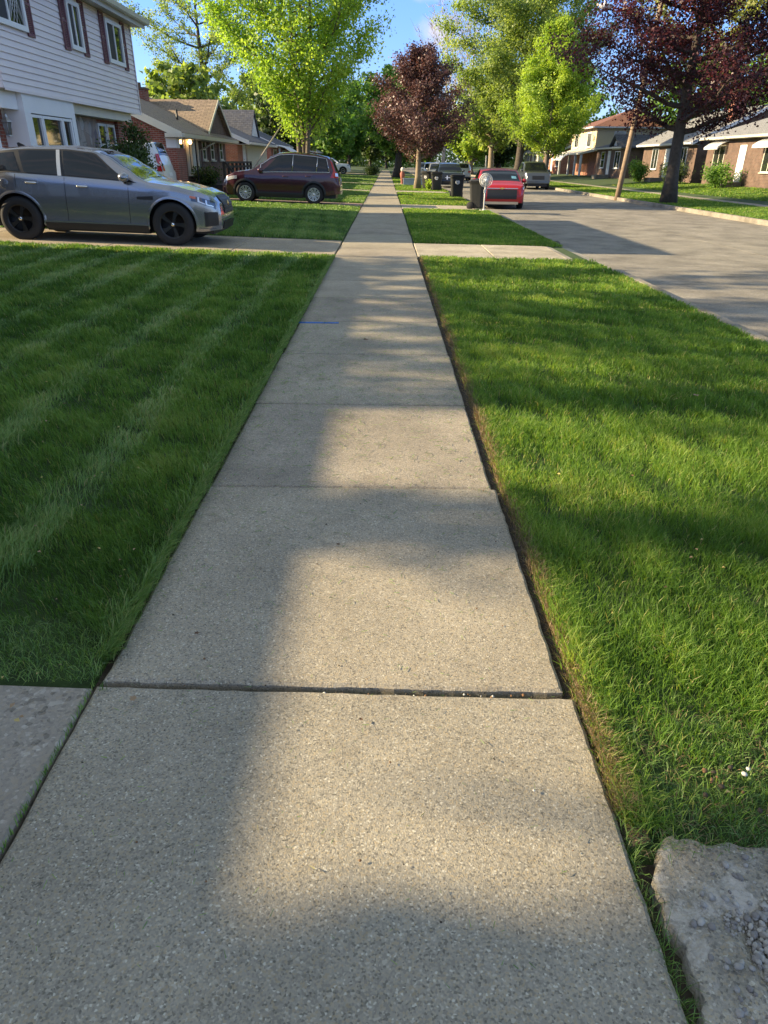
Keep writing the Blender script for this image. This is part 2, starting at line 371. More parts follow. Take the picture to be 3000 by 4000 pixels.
def stonemat():
    m, nt, b = newmat('fieldstone_veneer'); N = nt.nodes; L = nt.links; b.inputs['Roughness'].default_value = .85
    uv = N.new('ShaderNodeUVMap'); mp = N.new('ShaderNodeMapping'); mp.inputs['Scale'].default_value = (1.25, .75, 1); L.new(uv.outputs[0], mp.inputs[0])
    v = N.new('ShaderNodeTexVoronoi'); v.inputs['Scale'].default_value = 4.2; L.new(mp.outputs[0], v.inputs['Vector'])
    s = N.new('ShaderNodeSeparateColor'); L.new(v.outputs['Color'], s.inputs[0])
    r = ramp(N, [(0, (.14, .12, .13)), (.3, (.20, .16, .15)), (.55, (.27, .21, .17)), (.8, (.36, .34, .31)), (1, (.12, .1, .1))]); L.new(s.outputs[0], r.inputs[0])
    v2 = N.new('ShaderNodeTexVoronoi'); v2.feature = 'DISTANCE_TO_EDGE'; v2.inputs['Scale'].default_value = 4.2; L.new(mp.outputs[0], v2.inputs['Vector'])
    mr = N.new('ShaderNodeMapRange'); L.new(v2.outputs['Distance'], mr.inputs[0]); mr.inputs[2].default_value = .035
    mx = N.new('ShaderNodeMix'); mx.data_type = 'RGBA'; L.new(mr.outputs[0], mx.inputs[0]); mx.inputs[6].default_value = (.24, .22, .2, 1); L.new(r.outputs[0], mx.inputs[7])
    L.new(mx.outputs[2], b.inputs['Base Color'])
    bp = N.new('ShaderNodeBump'); bp.inputs['Strength'].default_value = .6; bp.inputs['Distance'].default_value = .02; L.new(mr.outputs[0], bp.inputs['Height']); L.new(bp.outputs[0], b.inputs['Normal'])
    return m
M['stone'] = stonemat()
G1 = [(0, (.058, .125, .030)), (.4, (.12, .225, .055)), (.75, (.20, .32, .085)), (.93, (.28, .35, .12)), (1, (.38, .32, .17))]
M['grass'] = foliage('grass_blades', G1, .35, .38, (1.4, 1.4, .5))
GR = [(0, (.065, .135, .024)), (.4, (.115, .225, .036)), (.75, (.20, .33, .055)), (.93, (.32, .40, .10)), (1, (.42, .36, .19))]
M['grass_r'] = foliage('grass_blades_sunny', GR, .52, .5, (1.6, 1.45, .65))  # sunlit copy of the blade greens, some of the sunlight put into the colour
M['dry'] = foliage('dry_thatch', [(0, (.16, .11, .06)), (1, (.34, .25, .14))], .2)
M['l_bright'] = foliage('maple_leaves_bright', [(0, (0.1595, 0.27, 0.0468)), (.5, (0.2755, 0.4185, 0.0676)), (1, (0.464, 0.567, 0.13))], .55)
M['l_lime'] = foliage('leaves_lime', [(0, (.18, .29, .045)), (.5, (.30, .43, .06)), (1, (.47, .58, .11))], .5, tcol=(1.4, 1.35, .6))
M['l_olive'] = foliage('leaves_olive', [(0, (.10, .16, .05)), (.5, (.22, .30, .08)), (1, (.40, .46, .16))], .5)
M['l_green'] = foliage('leaves_green', [(0, (0.0725, 0.1485, 0.0338)), (.5, (0.1305, 0.2565, 0.0572)), (1, (0.2465, 0.378, 0.104))], .5)
M['l_dark'] = foliage('leaves_dark', [(0, (0.027, 0.0525, 0.015)), (.5, (0.0525, 0.09, 0.0225)), (1, (0.105, 0.15, 0.045))], .3)
M['l_maroon'] = foliage('leaves_maroon', [(0, (.055, .030, .032)), (.5, (.13, .075, .068)), (1, (.27, .17, .15))], .3, .4, (1.25, .9, .75))
M['l_purple'] = foliage('leaves_purple', [(0, (0.025, 0.01, 0.015)), (.5, (0.05625, 0.01875, 0.02625)), (1, (0.125, 0.04375, 0.0475))], .35, .4, (1.6, .8, .7))
M['l_pale'] = foliage('leaves_pale', [(0, (.16, .19, .05)), (.5, (.26, .28, .08)), (1, (.38, .38, .13))], .5)

# ---------------------------------------------------------------- ground profile (same section all along the street)
PROF = [(-900, .26), (-30, .26), (-8, .21), (-.99, .022), (-.975, -.05), (.605, -.05), (.628, -.05), (.662, .008), (3.86, -.035), (3.90, -.19), (12.62, -.19), (12.66, -.03), (16, .02), (22, .42), (60, .45), (900, .45)]
PX = np.array([p[0] for p in PROF]); PZ = np.array([p[1] for p in PROF])
def gz(x): return np.interp(x, PX, PZ)
mb = MB(); ys = [-60, -5, 0.0, 1.14, 1.19, 5, 15, 30, 60, 120, 260, 1500]
mb.grid([[(p[0], y, (-.1 if (y < 1.15 and .6 < p[0] < 3.87) else p[1]-((.055 if p[0] < 0 else .03) if -29 < p[0] < 20 and (p[0] < -.98 or p[0] > .66) and not 3.88 < p[0] < 12.64 else 0))) for p in PROF] for y in ys], smooth=False)
g = mb.build('ground', M['turf']); prop(g, 'green turf ground of the lawns reaching to the horizon', 'ground', kind='structure')

# ---------------------------------------------------------------- slabs
def slab(mb, x0, x1, y0, y1, zt, thick=.11, m=0, jit=.003, bev=.008, seg=.12, zf=None, rs=None):
    """concrete slab with slightly ragged bevelled edge; zf(x) top height"""
    rs = rs or rng
    zf = zf or (lambda x, y: zt)
    pts = []
    def side(a, b):
        n = max(2, int((Vector(b)-Vector(a)).length/seg))
        return [(a[0]+(b[0]-a[0])*i/n, a[1]+(b[1]-a[1])*i/n) for i in range(n)]
    c = [(x0, y0), (x1, y0), (x1, y1), (x0, y1)]
    for i in range(4): pts += side(c[i], c[(i+1) % 4])
    cx, cy = (x0+x1)/2, (y0+y1)/2
    out = [(x+rs.uniform(-jit, jit), y+rs.uniform(-jit, jit)) for x, y in pts]
    def inset(p, d): return (p[0]+(d if p[0] < cx-(x1-x0)/2+.02 else (-d if p[0] > cx+(x1-x0)/2-.02 else 0)), p[1]+(d if p[1] < y0+.02 else (-d if p[1] > y1-.02 else 0)))
    n = len(out); B = bev*1.3
    v = [(p[0], p[1], zf(*p)-thick) for p in out]+[(p[0], p[1], zf(*p)-bev) for p in out]
    inn = [inset(p, B) for p in out]
    v += [(p[0], p[1], zf(*p)) for p in inn]
    f = [(i, (i+1) % n, n+(i+1) % n, n+i) for i in range(n)]+[(n+i, n+(i+1) % n, 2*n+(i+1) % n, 2*n+i) for i in range(n)]
    f.append(tuple(2*n+i for i in range(n)))
    mb.add(v, f, m)
joints = [-1.3, .22-.4, 1.755, 3.36, 4.80, 6.24, 7.68, 9.14, 10.6, 12.05, 13.4]
while joints[-1] < 150: joints.append(joints[-1]+1.5)
mb = MB()
for i in range(len(joints)-1):
    a, b = joints[i], joints[i+1]; gap = .0055 if i < 3 else .011
    if i == 1: b -= .007
    if i == 2: a += .005
    x0, x1 = -.93+rng.uniform(-.006, .006), .59+rng.uniform(-.006, .006)
    if i <= 1: x0, x1 = -.95, .642
    elif i == 2: x0, x1 = -.935, .61
    dz = rng.uniform(-.003, .003); z = 0+dz if i != 2 else .004
    slab(mb, x0, x1, a+gap, b-gap, z, m=(0, 1, 0, 2, 0, 1, 2)[i % 7], jit=.003 if i < 9 else .002, seg=.05 if i < 4 else .2, bev=.009 if i < 6 else .006)
mb.v = [(v[0], v[1]+(.034*(.6-v[0])/1.5+.002 if abs(v[1]-1.755) < .06 else 0), v[2]) for v in mb.v]
sw = mb.build('sidewalk', [M['walk'], M['walk2'], M['walk3']]); prop(sw, 'long straight concrete sidewalk of square slabs', 'sidewalk', kind='structure')
mb = MB()
for (xa, xb_, ya_, yb_) in ((.585, .70, 1.2, 13.5), (-1.0, -.90, -1.4, 13.4)):
    n_ = 60; P = []
    for i in range(n_+1):
        y = ya_+(yb_-ya_)*i/n_; e = .012*math.sin(y*7)+.008*math.sin(y*19)
        P.append([(xa, y, -.045), ((xa*.35+xb_*.65) if xa > 0 else (xa+xb_)/2, y, -.02 if xa > 0 else -.045), (xb_+(e if xa > 0 else 0), y, (.006 if xa > 0 else -.045))])
    mb.grid(P)
mb.grid([[(.6, -1.4, -.05), (.8, -1.4, -.05)], [(.6, 1.2, -.05), (.8, 1.2, -.05)]])
o = mb.build('soil_strip', M['soil']); prop(o, 'bare dark soil showing in the gaps along the sidewalk', 'soil', kind='structure')
# spray-paint mark
mb = MB(); mb.box(-.935, -.50, 7.55, 7.60, .0005, .0055)
o = mb.build('paint_mark', M['blue']); prop(o, 'blue spray paint line on the sidewalk by the left lawn', 'paint mark', kind='structure')

# driveways (left side, follow the rise of the yards) and aprons (right side)
def left_drive(y0, y1, mats, xs, lift=.012, xend=-14, lab=''):
    mb = MB(); zf = lambda x, y: float(np.interp(x, [-14, -8, -.95], [.21, .19, .004]))
    ed = [-.955]+xs
    for i in range(len(ed)-1):
        slab(mb, ed[i+1]+.006, ed[i]-.006, y0, y1, 0, zf=zf, thick=.12, m=0, seg=.25)
    o = mb.build('driveway', mats); prop(o, lab, 'driveway', kind='structure'); return o
left_drive(-1.4, 1.765, [M['exposed']], [-3.4, -6, -8.4], lab='exposed aggregate driveway at the lower left corner')
left_drive(13.42, 16.2, [M['drive']], [-2.9, -5.2, -8, -11, -14], lab='concrete driveway under the grey suv')
left_drive(28.75, 31.3, [M['paver']], [-3.5, -6, -9, -14], lab='brick edged driveway under the maroon suv')
for k, yy in enumerate((43.6, 58.4, 73.2, 88.0, 103)):
    left_drive(yy, yy+2.6, [M['drive']], [-3.5, -6, -9, -14], lab='concrete driveway farther along the left lawns, number %d beyond the maroon suv' % (k+1))
def apron(y0, y1, lab, mats=None, x1=3.55):
    mb = MB()
    zs = lambda x: float(np.interp(x, [.6, 3.4, 4.25], [.004, -.025, -.165]))
    slab(mb, .612, 2.05, y0, y1, 0, zf=lambda x, y: zs(x), seg=.2)
    slab(mb, 2.065, x1-.12, y0-.02, y1+.02, 0, zf=lambda x, y: zs(x), seg=.2)
    a = x1-.105
    v = [(a, y0-.02, zs(a)), (a, y1+.02, zs(a)), (4.25, y1+1.1, -.172), (4.25, y0-1.1, -.172)]
    v += [(p[0], p[1], -.3) for p in v]
    mb.add(v, [(0, 3, 2, 1), (0, 1, 5, 4), (1, 2, 6, 5), (2, 3, 7, 6), (3, 0, 4, 7)])
    o = mb.build('apron', mats or [M['apron']]); prop(o, lab, 'driveway apron', kind='structure')
apron(13.55, 15.85, 'pale concrete apron between the two nearest right lawns')
apron(28.2, 31.0, 'sunlit concrete apron beside the pedestal fan')
for k, yy in enumerate((43.6, 58.4, 73.2, 88.0)): apron(yy, yy+2.6, 'concrete apron farther along the right lawns, number %d past the fan' % (k+1))

# street sheet + kerbs
mb = MB(); ysn = list(np.arange(-40, 260, 6.0))
for i in range(len(ysn)-1):
    for (xa, xb) in ((4.06, 8.25), (8.262, 12.5)):
        mb.box(xa, xb, ysn[i]+.006, ysn[i+1]-.006, -.3, -.176)
o = mb.build('street', M['road']); prop(o, 'pale concrete street along the parked cars', 'street', kind='structure')
mb = MB()
ky = [(-40, -2), (-1.5, 12.3), (17.0, 27.0), (32.2, 42.4), (47.4, 57.2), (62.2, 72), (77, 86.8), (91.8, 200)]
for (a, b) in ky:
    y = a
    while y < b-.1:
        e = min(y+3.0, b); mb.prism([(3.88, -.32), (3.88, -.035), (3.90, -.022), (4.0, -.022), (4.045, -.05), (4.055, -.32)], y+.004, e-.004); y = e
mb.prism([(12.5, -.32), (12.51, -.04), (12.54, -.02), (12.66, -.02), (12.68, -.32)], -40, 200)
o = mb.build('kerb', M['kerb']); prop(o, 'concrete kerbs on both sides of the street', 'kerb', kind='structure')
# far pavement
mb = MB(); y = -20
while y < 150: slab(mb, 16.05, 17.5, y+.006, y+1.5-.006, .045, seg=.7); y += 1.5
o = mb.build('far_sidewalk', M['walk']); prop(o, 'concrete sidewalk on the far side of the street', 'sidewalk', kind='structure')

# broken corner slab, lower right
def pit_depth(x, y):
    d = math.hypot((x-1.02)/.20, (y-.90)/.19); a = max(0, 1-d)**.6*.035
    d2 = math.hypot((x-.86)/.07, (y-.98)/.05); return a+max(0, 1-d2)**.6*.012
def edge_x(y): return .684+.008*math.sin(y*23)+.005*math.sin(y*61+1)+.003*math.sin(y*170)+(.05*max(0, (y-1.10)/.1)**2 if y > 1.10 else 0)
def top_y(x): return 1.205+.02*math.sin(x*9+1)+.008*math.sin(x*43)+.05*(x-1.0)
nx, ny = 150, 170; P = []
nr = np.random.RandomState(5); jz = nr.rand(ny+1, nx+1)
for j in range(ny+1):
    row = []
    for i in range(nx+1):
        s_ = i/nx; t_ = j/ny
        y = -.6+(top_y(.7+s_*1.6)+.6)*(1-(1-t_)**1.6)
        x0 = edge_x(y); x = x0+(2.6-x0)*s_**1.6
        z = .006-pit_depth(x, y)
        er = min(x-x0, top_y(x)-y)
        rough = .005 if pit_depth(x, y) > .002 else .0022
        z += (jz[j, i]-.5)*rough+.001*math.sin(x*31+y*17)*math.sin(y*27)
        if er < .014: z -= (.014-er)**2*35*(.4+jz[j, i])
        row.append((x, y, z))
    P.append(row)
mb = MB(); mb.grid(P, smooth=True)
ed = [P[j][0] for j in range(ny+1)]+[P[ny][i] for i in range(1, nx+1)]
vs_ = ed+[(p[0], p[1], p[2]-.12) for p in ed]; n = len(ed)
mb.add(vs_, [(i+1, i, n+i, n+i+1) for i in range(n-1)], 0, True)
o = mb.build('broken_slab', M['broken']); prop(o, 'crumbling concrete driveway slab in the lower right corner', 'driveway', kind='structure')
def pebble_mesh(mb, c, r, rs, squash=.7):
    import bmesh
    base = [(0, 0, 1), (0, 0, -1)]+[(math.cos(a), math.sin(a), .45) for a in np.arange(0, 6.28, 1.2566)]+[(math.cos(a+.6), math.sin(a+.6), -.45) for a in np.arange(0, 6.28, 1.2566)]
    q = Matrix.Rotation(rs.uniform(0, 6.28), 3, 'Z') @ Matrix.Rotation(rs.uniform(-.4, .4), 3, 'X')
    sc = (r*rs.uniform(.7, 1.3), r*rs.uniform(.6, 1), r*squash*rs.uniform(.7, 1.1))
    v = [tuple(q @ Vector((p[0]*sc[0]*rs.uniform(.85, 1.15), p[1]*sc[1]*rs.uniform(.85, 1.15), p[2]*sc[2]))+Vector(c)) for p in base]
    f = []
    for k in range(5):
        a, b = 2+k, 2+(k+1) % 5; c_, d = 7+k, 7+(k+1) % 5
        f += [(0, a, b), (a, c_, b), (b, c_, d), (1, d, c_)]
    mb.add(v, f, rs.randrange(3), True)
mb = MB(); rs = random.Random(3)
for k in range(1500):
    a = rs.uniform(0, 6.283); q = math.sqrt(rs.random())*(.16 if k < 1350 else .27); x = 1.02+q*math.cos(a)*1.15; y = .90+q*math.sin(a)*1.0
    pebble_mesh(mb, (x, y, .006-pit_depth(x, y)+rs.uniform(0, .012)), rs.uniform(.004, .0105), rs)
for k in range(120):
    a = rs.uniform(0, 6.283); q = math.sqrt(rs.random())*.05; x = .86+q*math.cos(a)*1.2; y = .98+q*math.sin(a)*.8
    pebble_mesh(mb, (x, y, .004-pit_depth(x, y)+.003), rs.uniform(.003, .006), rs)
pm = [simple('pebble_grey', (.30, .28, .25), .85, var=.3, scale=60), simple('pebble_pale', (.36, .335, .29), .85, var=.25, scale=60), simple('pebble_dark', (.22, .20, .18), .8, var=.2)]
o = mb.build('gravel', pm); prop(o, 'loose grey gravel filling the pit of the broken slab', 'gravel', kind='stuff')

# ---------------------------------------------------------------- grass
def fastmesh(name, V, F, nper, mat, rnd, parent=None, smooth=False):
    """V (N,3), F (K,nper) arrays"""
    me = bpy.data.meshes.new(name); me.vertices.add(len(V)); me.vertices.foreach_set('co', V.astype(np.float32).ravel())
    K = len(F); me.loops.add(K*nper); me.loops.foreach_set('vertex_index', F.astype(np.int32).ravel())
    me.polygons.add(K); me.polygons.foreach_set('loop_start', np.arange(0, K*nper, nper, dtype=np.int32))
    try: me.polygons.foreach_set('loop_total', np.full(K, nper, dtype=np.int32))
    except Exception: pass
    me.update(calc_edges=True)
    a = me.attributes.new('rnd', 'FLOAT', 'POINT'); a.data.foreach_set('value', rnd.astype(np.float32))
    me.materials.append(mat)
    o = bpy.data.objects.new(name, me); scene.collection.objects.link(o)
    if parent is not None: o.parent = parent
    return o
def vnoise(x, y, s, seed):
    r = np.random.RandomState(seed); out = np.zeros_like(x)
    for k in range(7):
        a = r.rand()*6.28; f = s*(.6+1.6*r.rand()); out += np.sin((x*np.cos(a)+y*np.sin(a))*f+r.rand()*6.28)
    return out/7**.5
def inview(x, y, m=1.3):
    return (np.abs(x) < .565*(.89*y+.7)+m) & (y > .4)
def blades(x, y, h, w, lean, ang, rs, zoff=0.0):
    n = len(x); z = gz(x)+zoff-.02; h = h+.02
    z = np.where((x > -.98) & (x < -.90), .0, z)
    fa = rs.rand(n)*6.283
    dx, dy = np.cos(fa)*w/2, np.sin(fa)*w/2
    lx, ly = np.cos(ang)*lean, np.sin(ang)*lean
    V = np.empty((n, 5, 3))
    V[:, 0] = np.c_[x-dx, y-dy, z]; V[:, 1] = np.c_[x+dx, y+dy, z]
    mx, my, mz = x+lx*.35*h, y+ly*.35*h, z+h*.6
    V[:, 2] = np.c_[mx+dx*.8, my+dy*.8, mz]; V[:, 3] = np.c_[mx-dx*.8, my-dy*.8, mz]
    V[:, 4] = np.c_[x+lx*h, y+ly*h, z+h*np.sqrt(np.clip(1-.5*lean**2, .2, 1))]
    return V
def lawn(name, x0, x1, y0, y1, mat, label, seed, dens=1.0, stripes=False, hmul=1.0, excl=None):
    rs = np.random.RandomState(seed); X = []; Y = []; Wd = []
    yb = [0, 2.2, 3, 4.5, 6.5, 9, 12, 14, 20, 28, 40, 60, 90]
    for i in range(len(yb)-1):
        a, b = max(yb[i], y0), min(yb[i+1], y1)
        if b <= a: continue
        ym = (a+b)/2
        d = min(15000, 15000*(2.6/max(ym, 2.6))**1.25)*dens
        n = int((x1-x0)*(b-a)*d); x = rs.uniform(x0, x1, n); y = rs.uniform(a, b, n)
        k = inview(x, y); x, y = x[k], y[k]
        X.append(x); Y.append(y); Wd.append(np.full(len(x), max(.0032, .0011*ym**.98)))
    x = np.concatenate(X); y = np.concatenate(Y); w = np.concatenate(Wd)
    cl = vnoise(x, y, 9, seed+1); cl2 = vnoise(x, y, 30, seed+2)
    keep = rs.rand(len(x)) < np.clip(.85+.25*cl+.2*cl2, .25, 1)
    if excl is not None: keep &= ~(excl(x, y) & (rs.rand(len(x)) < .9))
    x, y, w, cl, cl2 = x[keep], y[keep], w[keep], cl[keep], cl2[keep]
    n = len(x)
    h = (.028+.026*rs.rand(n)+.012*cl+.008*cl2)*hmul; h = np.clip(h, .02, .1)
    ang = rs.rand(n)*6.283; lean = .25+.6*rs.rand(n)
    col = .42+.16*cl+.15*vnoise(x, y, 1.6, seed+5)+.10*vnoise(x, y, 6, seed+6)+.2*rs.randn(n)
    if stripes:
        s = np.sin((x+.35+.03*np.sin(y*1.3))*2*math.pi/.72)
        s = s+.35*vnoise(x, y, 1.1, seed+9)+.35*rs.randn(n)
        up = s > .72
        ang = np.where(up, 1.57+rs.randn(n)*.5, -1.57+rs.randn(n)*.6); lean = .3+.5*rs.rand(n)+.25*up; col = col+np.where(up, .20, -.02)  # leaning stripe blades also get a paler colour, standing in for sky sheen
    col = np.clip(col, 0, .93); st = rs.rand(n) < .03+.05*(cl2 > .9)+.10*np.clip(vnoise(x, y, 2.6, seed+7)-.9, 0, 1); col[st] = rs.uniform(.94, 1, st.sum())
    V = blades(x, y, h, w*rs.uniform(.7, 1.3, n), lean, ang, rs)
    base = np.arange(n)*5
    F = np.r_[np.c_[base, base+1, base+2], np.c_[base, base+2, base+3], np.c_[base+3, base+2, base+4]]
    o = fastmesh(name, V.reshape(-1, 3), F, 3, mat, np.repeat(col, 5)); prop(o, label, 'grass', kind='stuff'); return o
lawn('grass', -9, -.955, 1.82, 13.38, M['grass'], 'mown striped lawn in shade left of the sidewalk, nearest', 11, stripes=True, excl=lambda x, y: (y < 2.05+.07*np.sin(x*9)) & (x > -3))
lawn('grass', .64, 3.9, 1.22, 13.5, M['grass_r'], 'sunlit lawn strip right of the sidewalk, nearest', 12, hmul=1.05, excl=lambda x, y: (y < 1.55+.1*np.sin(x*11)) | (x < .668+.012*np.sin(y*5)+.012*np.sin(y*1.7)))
lawn('grass', -12, -.96, 16.25, 28.7, M['grass'], 'shaded lawn between the grey suv and the maroon suv', 13)
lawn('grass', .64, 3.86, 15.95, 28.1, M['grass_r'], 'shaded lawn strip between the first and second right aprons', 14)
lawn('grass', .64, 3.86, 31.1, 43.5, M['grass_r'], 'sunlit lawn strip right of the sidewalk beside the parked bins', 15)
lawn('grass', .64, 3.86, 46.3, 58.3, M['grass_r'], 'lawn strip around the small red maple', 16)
lawn('grass', -9, -.96, 31.35, 43.5, M['grass'], 'lawn beyond the maroon suv left of the sidewalk', 17)
lawn('grass', -9, -.96, 46.3, 58.3, M['grass'], 'second lawn beyond the maroon suv left of the sidewalk', 18)
lawn('grass', -9, -.96, 61, 90, M['grass'], 'far lawns left of the sidewalk by the white pickup', 19, dens=.7)
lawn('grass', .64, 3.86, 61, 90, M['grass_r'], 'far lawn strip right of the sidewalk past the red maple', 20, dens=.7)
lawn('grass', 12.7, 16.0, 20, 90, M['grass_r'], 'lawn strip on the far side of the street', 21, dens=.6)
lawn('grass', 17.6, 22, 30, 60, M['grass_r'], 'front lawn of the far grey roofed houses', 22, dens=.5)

# dry thatch fringe + short edge tufts
def fringe(name, xf, y0, y1, n, mat, label, h=(.015, .04), seed=31, spread=.03, ang0=None):
    rs = np.random.RandomState(seed); y = y0+(y1-y0)*rs.rand(n)**1.4; x = xf(y)+rs.randn(n)*spread
    V = blades(x, y, rs.uniform(h[0], h[1], n), np.clip(.0028*(y/2.5)**.8, .0025, .02), rs.uniform(.4, 1.1, n), rs.rand(n)*6.283 if ang0 is None else ang0+rs.randn(n)*.7, rs)
    b = np.arange(n)*5; F = np.r_[np.c_[b, b+1, b+2], np.c_[b, b+2, b+3], np.c_[b+3, b+2, b+4]]
    o = fastmesh(name, V.reshape(-1, 3), F, 3, mat, np.repeat(rs.rand(n), 5)); prop(o, label, 'grass', kind='stuff')
fringe('dry_grass', lambda y: .665+.008*np.sin(y*5), 1.3, 13.4, 16000, M['dry'], 'dry brown thatch along the edge of the right lawn', spread=.02)
fringe('short_grass', lambda y: .72+.02*np.sin(y*3), 1.25, 13.4, 14000, M['grass_r'], 'short grass tufts behind the thatch edge of the right lawn', (.02, .05), 32, .035)
fringe('gap_grass', lambda y: .632+0*y, .6, 1.3, 1500, M['grass'], 'thin grass growing in the gap beside the broken slab', (.015, .045), 33, .012)
fringe('edge_grass', lambda y: -.965+0*y, 1.9, 13.3, 15000, M['grass'], 'grass hanging over the left edge of the sidewalk', (.03, .06), 34, .014, ang0=0)
# ragged short grass + thatch in bare corners
def patch(name, x0, x1, y0, y1, n, mat, label, seed, h=(.01, .03), lean=(.6, 1.4)):
    rs = np.random.RandomState(seed); x = rs.uniform(x0, x1, n); y = rs.uniform(y0, y1, n)
    V = blades(x, y, rs.uniform(h[0], h[1], n), np.full(n, .0026), rs.uniform(lean[0], lean[1], n), rs.rand(n)*6.283, rs)
    b = np.arange(n)*5; F = np.r_[np.c_[b, b+1, b+2], np.c_[b, b+2, b+3], np.c_[b+3, b+2, b+4]]
    o = fastmesh(name, V.reshape(-1, 3), F, 3, mat, np.repeat(rs.rand(n)*.9, 5)); prop(o, label, 'grass', kind='stuff')
patch('sparse_grass', .67, 2.2, 1.17, 1.65, 7000, M['grass'], 'thin sparse grass above the broken slab', 41)
patch('sparse_grass', -2.6, -.96, 1.78, 2.1, 5000, M['grass'], 'thin sparse grass at the left lawn corner by the driveway', 42)
patch('cut_straw', .67, 2.2, 1.17, 1.7, 1800, M['dry'], 'dry straw among the sparse grass above the broken slab', 43, (.008, .02), (1, 2))
patch('joint_grass', -.93, .59, 1.745, 1.765, 420, M['grass'], 'small weeds in the wide sidewalk joint', 44, (.006, .022), (.3, 1))
patch('joint_grass', -.957, -.951, .3, 1.78, 380, M['grass'], 'grass in the joint beside the lower left driveway', 45, (.004, .014), (.1, .5))

# clippings lying on the sidewalk
rs = np.random.RandomState(51); n = 5600
x = rs.uniform(-.92, .58, n); y = .8+rs.rand(n)**.8*8.5; keep = rs.rand(n) < np.clip(.35+.5*np.exp(-((y-4.8)/1.6)**2)+.2*(x < -.5), 0, 1); x, y = x[keep], y[keep]; n = len(x)
L_ = rs.uniform(.004, .018, n)*np.clip(y/2.5, .7, 1.6); A = rs.rand(n)*6.283; Wd = rs.uniform(.0007, .0014, n)*np.clip(y/2.2, .8, 2.6)
ux, uy = np.cos(A), np.sin(A); V = np.empty((n, 4, 3)); z0 = .0075
V[:, 0] = np.c_[x-ux*L_-uy*Wd, y-uy*L_+ux*Wd, np.full(n, z0)]; V[:, 1] = np.c_[x-ux*L_+uy*Wd, y-uy*L_-ux*Wd, np.full(n, z0)]
V[:, 2] = np.c_[x+ux*L_+uy*Wd*.3, y+uy*L_-ux*Wd*.3, z0+rs.uniform(0, .003, n)]; V[:, 3] = np.c_[x+ux*L_-uy*Wd*.3, y+uy*L_+ux*Wd*.3, z0+rs.uniform(.001, .004, n)]
V[:, :, 2] += np.where(y > 1.8, .001, 0)[:, None]
b = np.arange(n)*4
o = fastmesh('grass_clippings', V.reshape(-1, 3), np.c_[b, b+1, b+2, b+3], 4, M['grass'], np.repeat(rs.rand(n)**.8, 4)); prop(o, 'loose grass clippings scattered on the sidewalk', 'clippings', kind='stuff')
# crumbs, seeds, little stones
mb = MB(); rs = random.Random(9)
for k in range(150): pebble_mesh(mb, (rs.uniform(-.9, .57), .85+rs.random()**1.3*6, .008), rs.uniform(.0015, .0042), rs, .6)
for k in range(60): pebble_mesh(mb, (rs.uniform(-.6, .55), rs.uniform(1.745, 1.765), -.012), rs.uniform(.003, .007), rs)
for k in range(60): pebble_mesh(mb, (rs.uniform(.85, 1.9), rs.uniform(1.25, 1.45), .02), rs.uniform(.003, .010), rs)
o = mb.build('crumbs', [simple('crumb_dark', (.04, .03, .02), .9, var=0), simple('crumb_white', (.5, .48, .44), .9, var=0), simple('crumb_brown', (.16, .085, .04), .9, var=0)]); prop(o, 'small stones and seeds scattered on the sidewalk', 'crumbs', kind='stuff')
# fallen leaves, single ones
def dead_leaf(x, y, s, a, label, m, z=.012):
    mb = MB(); out = []
    for k in range(14):
        t = 2*math.pi*k/14; r_ = s*(1 if k % 2 else .62)*(1.25 if k in (3, 4) else 1)
        out.append((r_*math.cos(t), r_*.6*math.sin(t), .25*s*abs(math.cos(t*1.5+a))))
    v = [(0, 0, 0)]+out; mb.add(v, [(0, 1+k, 1+(k+1) % 14) for k in range(14)], 0, True)
    o = mb.build('fallen_leaf', m); o.location = (x, y, z); o.rotation_euler = (.1, .05, a)
    prop(o, label, 'leaf', group='fallen leaves')
lf = simple('dead_leaf', (.10, .055, .03), .8, var=.2); lf2 = simple('tan_leaf', (.30, .2, .11), .8, var=.2)
dead_leaf(-.18, 6.72, .035, .5, 'curled dark brown leaf at the shadow edge past the blue paint', lf, .02)
dead_leaf(-.20, 2.72, .013, 1.2, 'small dark leaf scrap on the third slab left of centre', lf)
dead_leaf(-.68, 2.05, .012, .4, 'narrow black leaf scrap near the left lawn edge', lf)
dead_leaf(-.06, 1.62, .010, 2, 'tiny dark scrap just below the wide joint', lf)
dead_leaf(-.80, 1.70, .018, 1.4, 'pale straw scrap below the wide joint on the left', lf2)
dead_leaf(2.3, 4.9, .03, .4, 'pale brown leaf lying in the sunny right lawn', lf2, .06)
dead_leaf(1.25, 1.5, .02, .4, 'rust brown leaf in the sparse grass above the broken slab', lf, .03)
dead_leaf(-1.35, 1.93, .022, 1.9, 'dry brown leaf at the left lawn corner', lf, .06)

mb = MB(); rs = random.Random(91)
for k in range(330):
    y = 1.3+rs.random()**1.4*11; x = rs.choice((rs.uniform(.75, 3.8), rs.uniform(-.4*y-1.2, -1.05))); z = float(gz(x))+rs.uniform(.015, .04); a = rs.uniform(0, 6.28); q = rs.uniform(.004, .013)
    ca, sa = math.cos(a)*q, math.sin(a)*q
    mb.add([(x-ca, y-sa, z), (x+sa*.6, y-ca*.6, z+.004), (x+ca, y+sa, z+.002), (x-sa*.6, y+ca*.6, z+.006)], [(0, 1, 2, 3)], rs.randrange(3))
o = mb.build('lawn_litter', [lf, lf2, simple('yellow_bit', (.42, .33, .12), .8, var=0)]); prop(o, 'scattered bits of dead leaf and straw lying in the lawns', 'litter', kind='stuff')
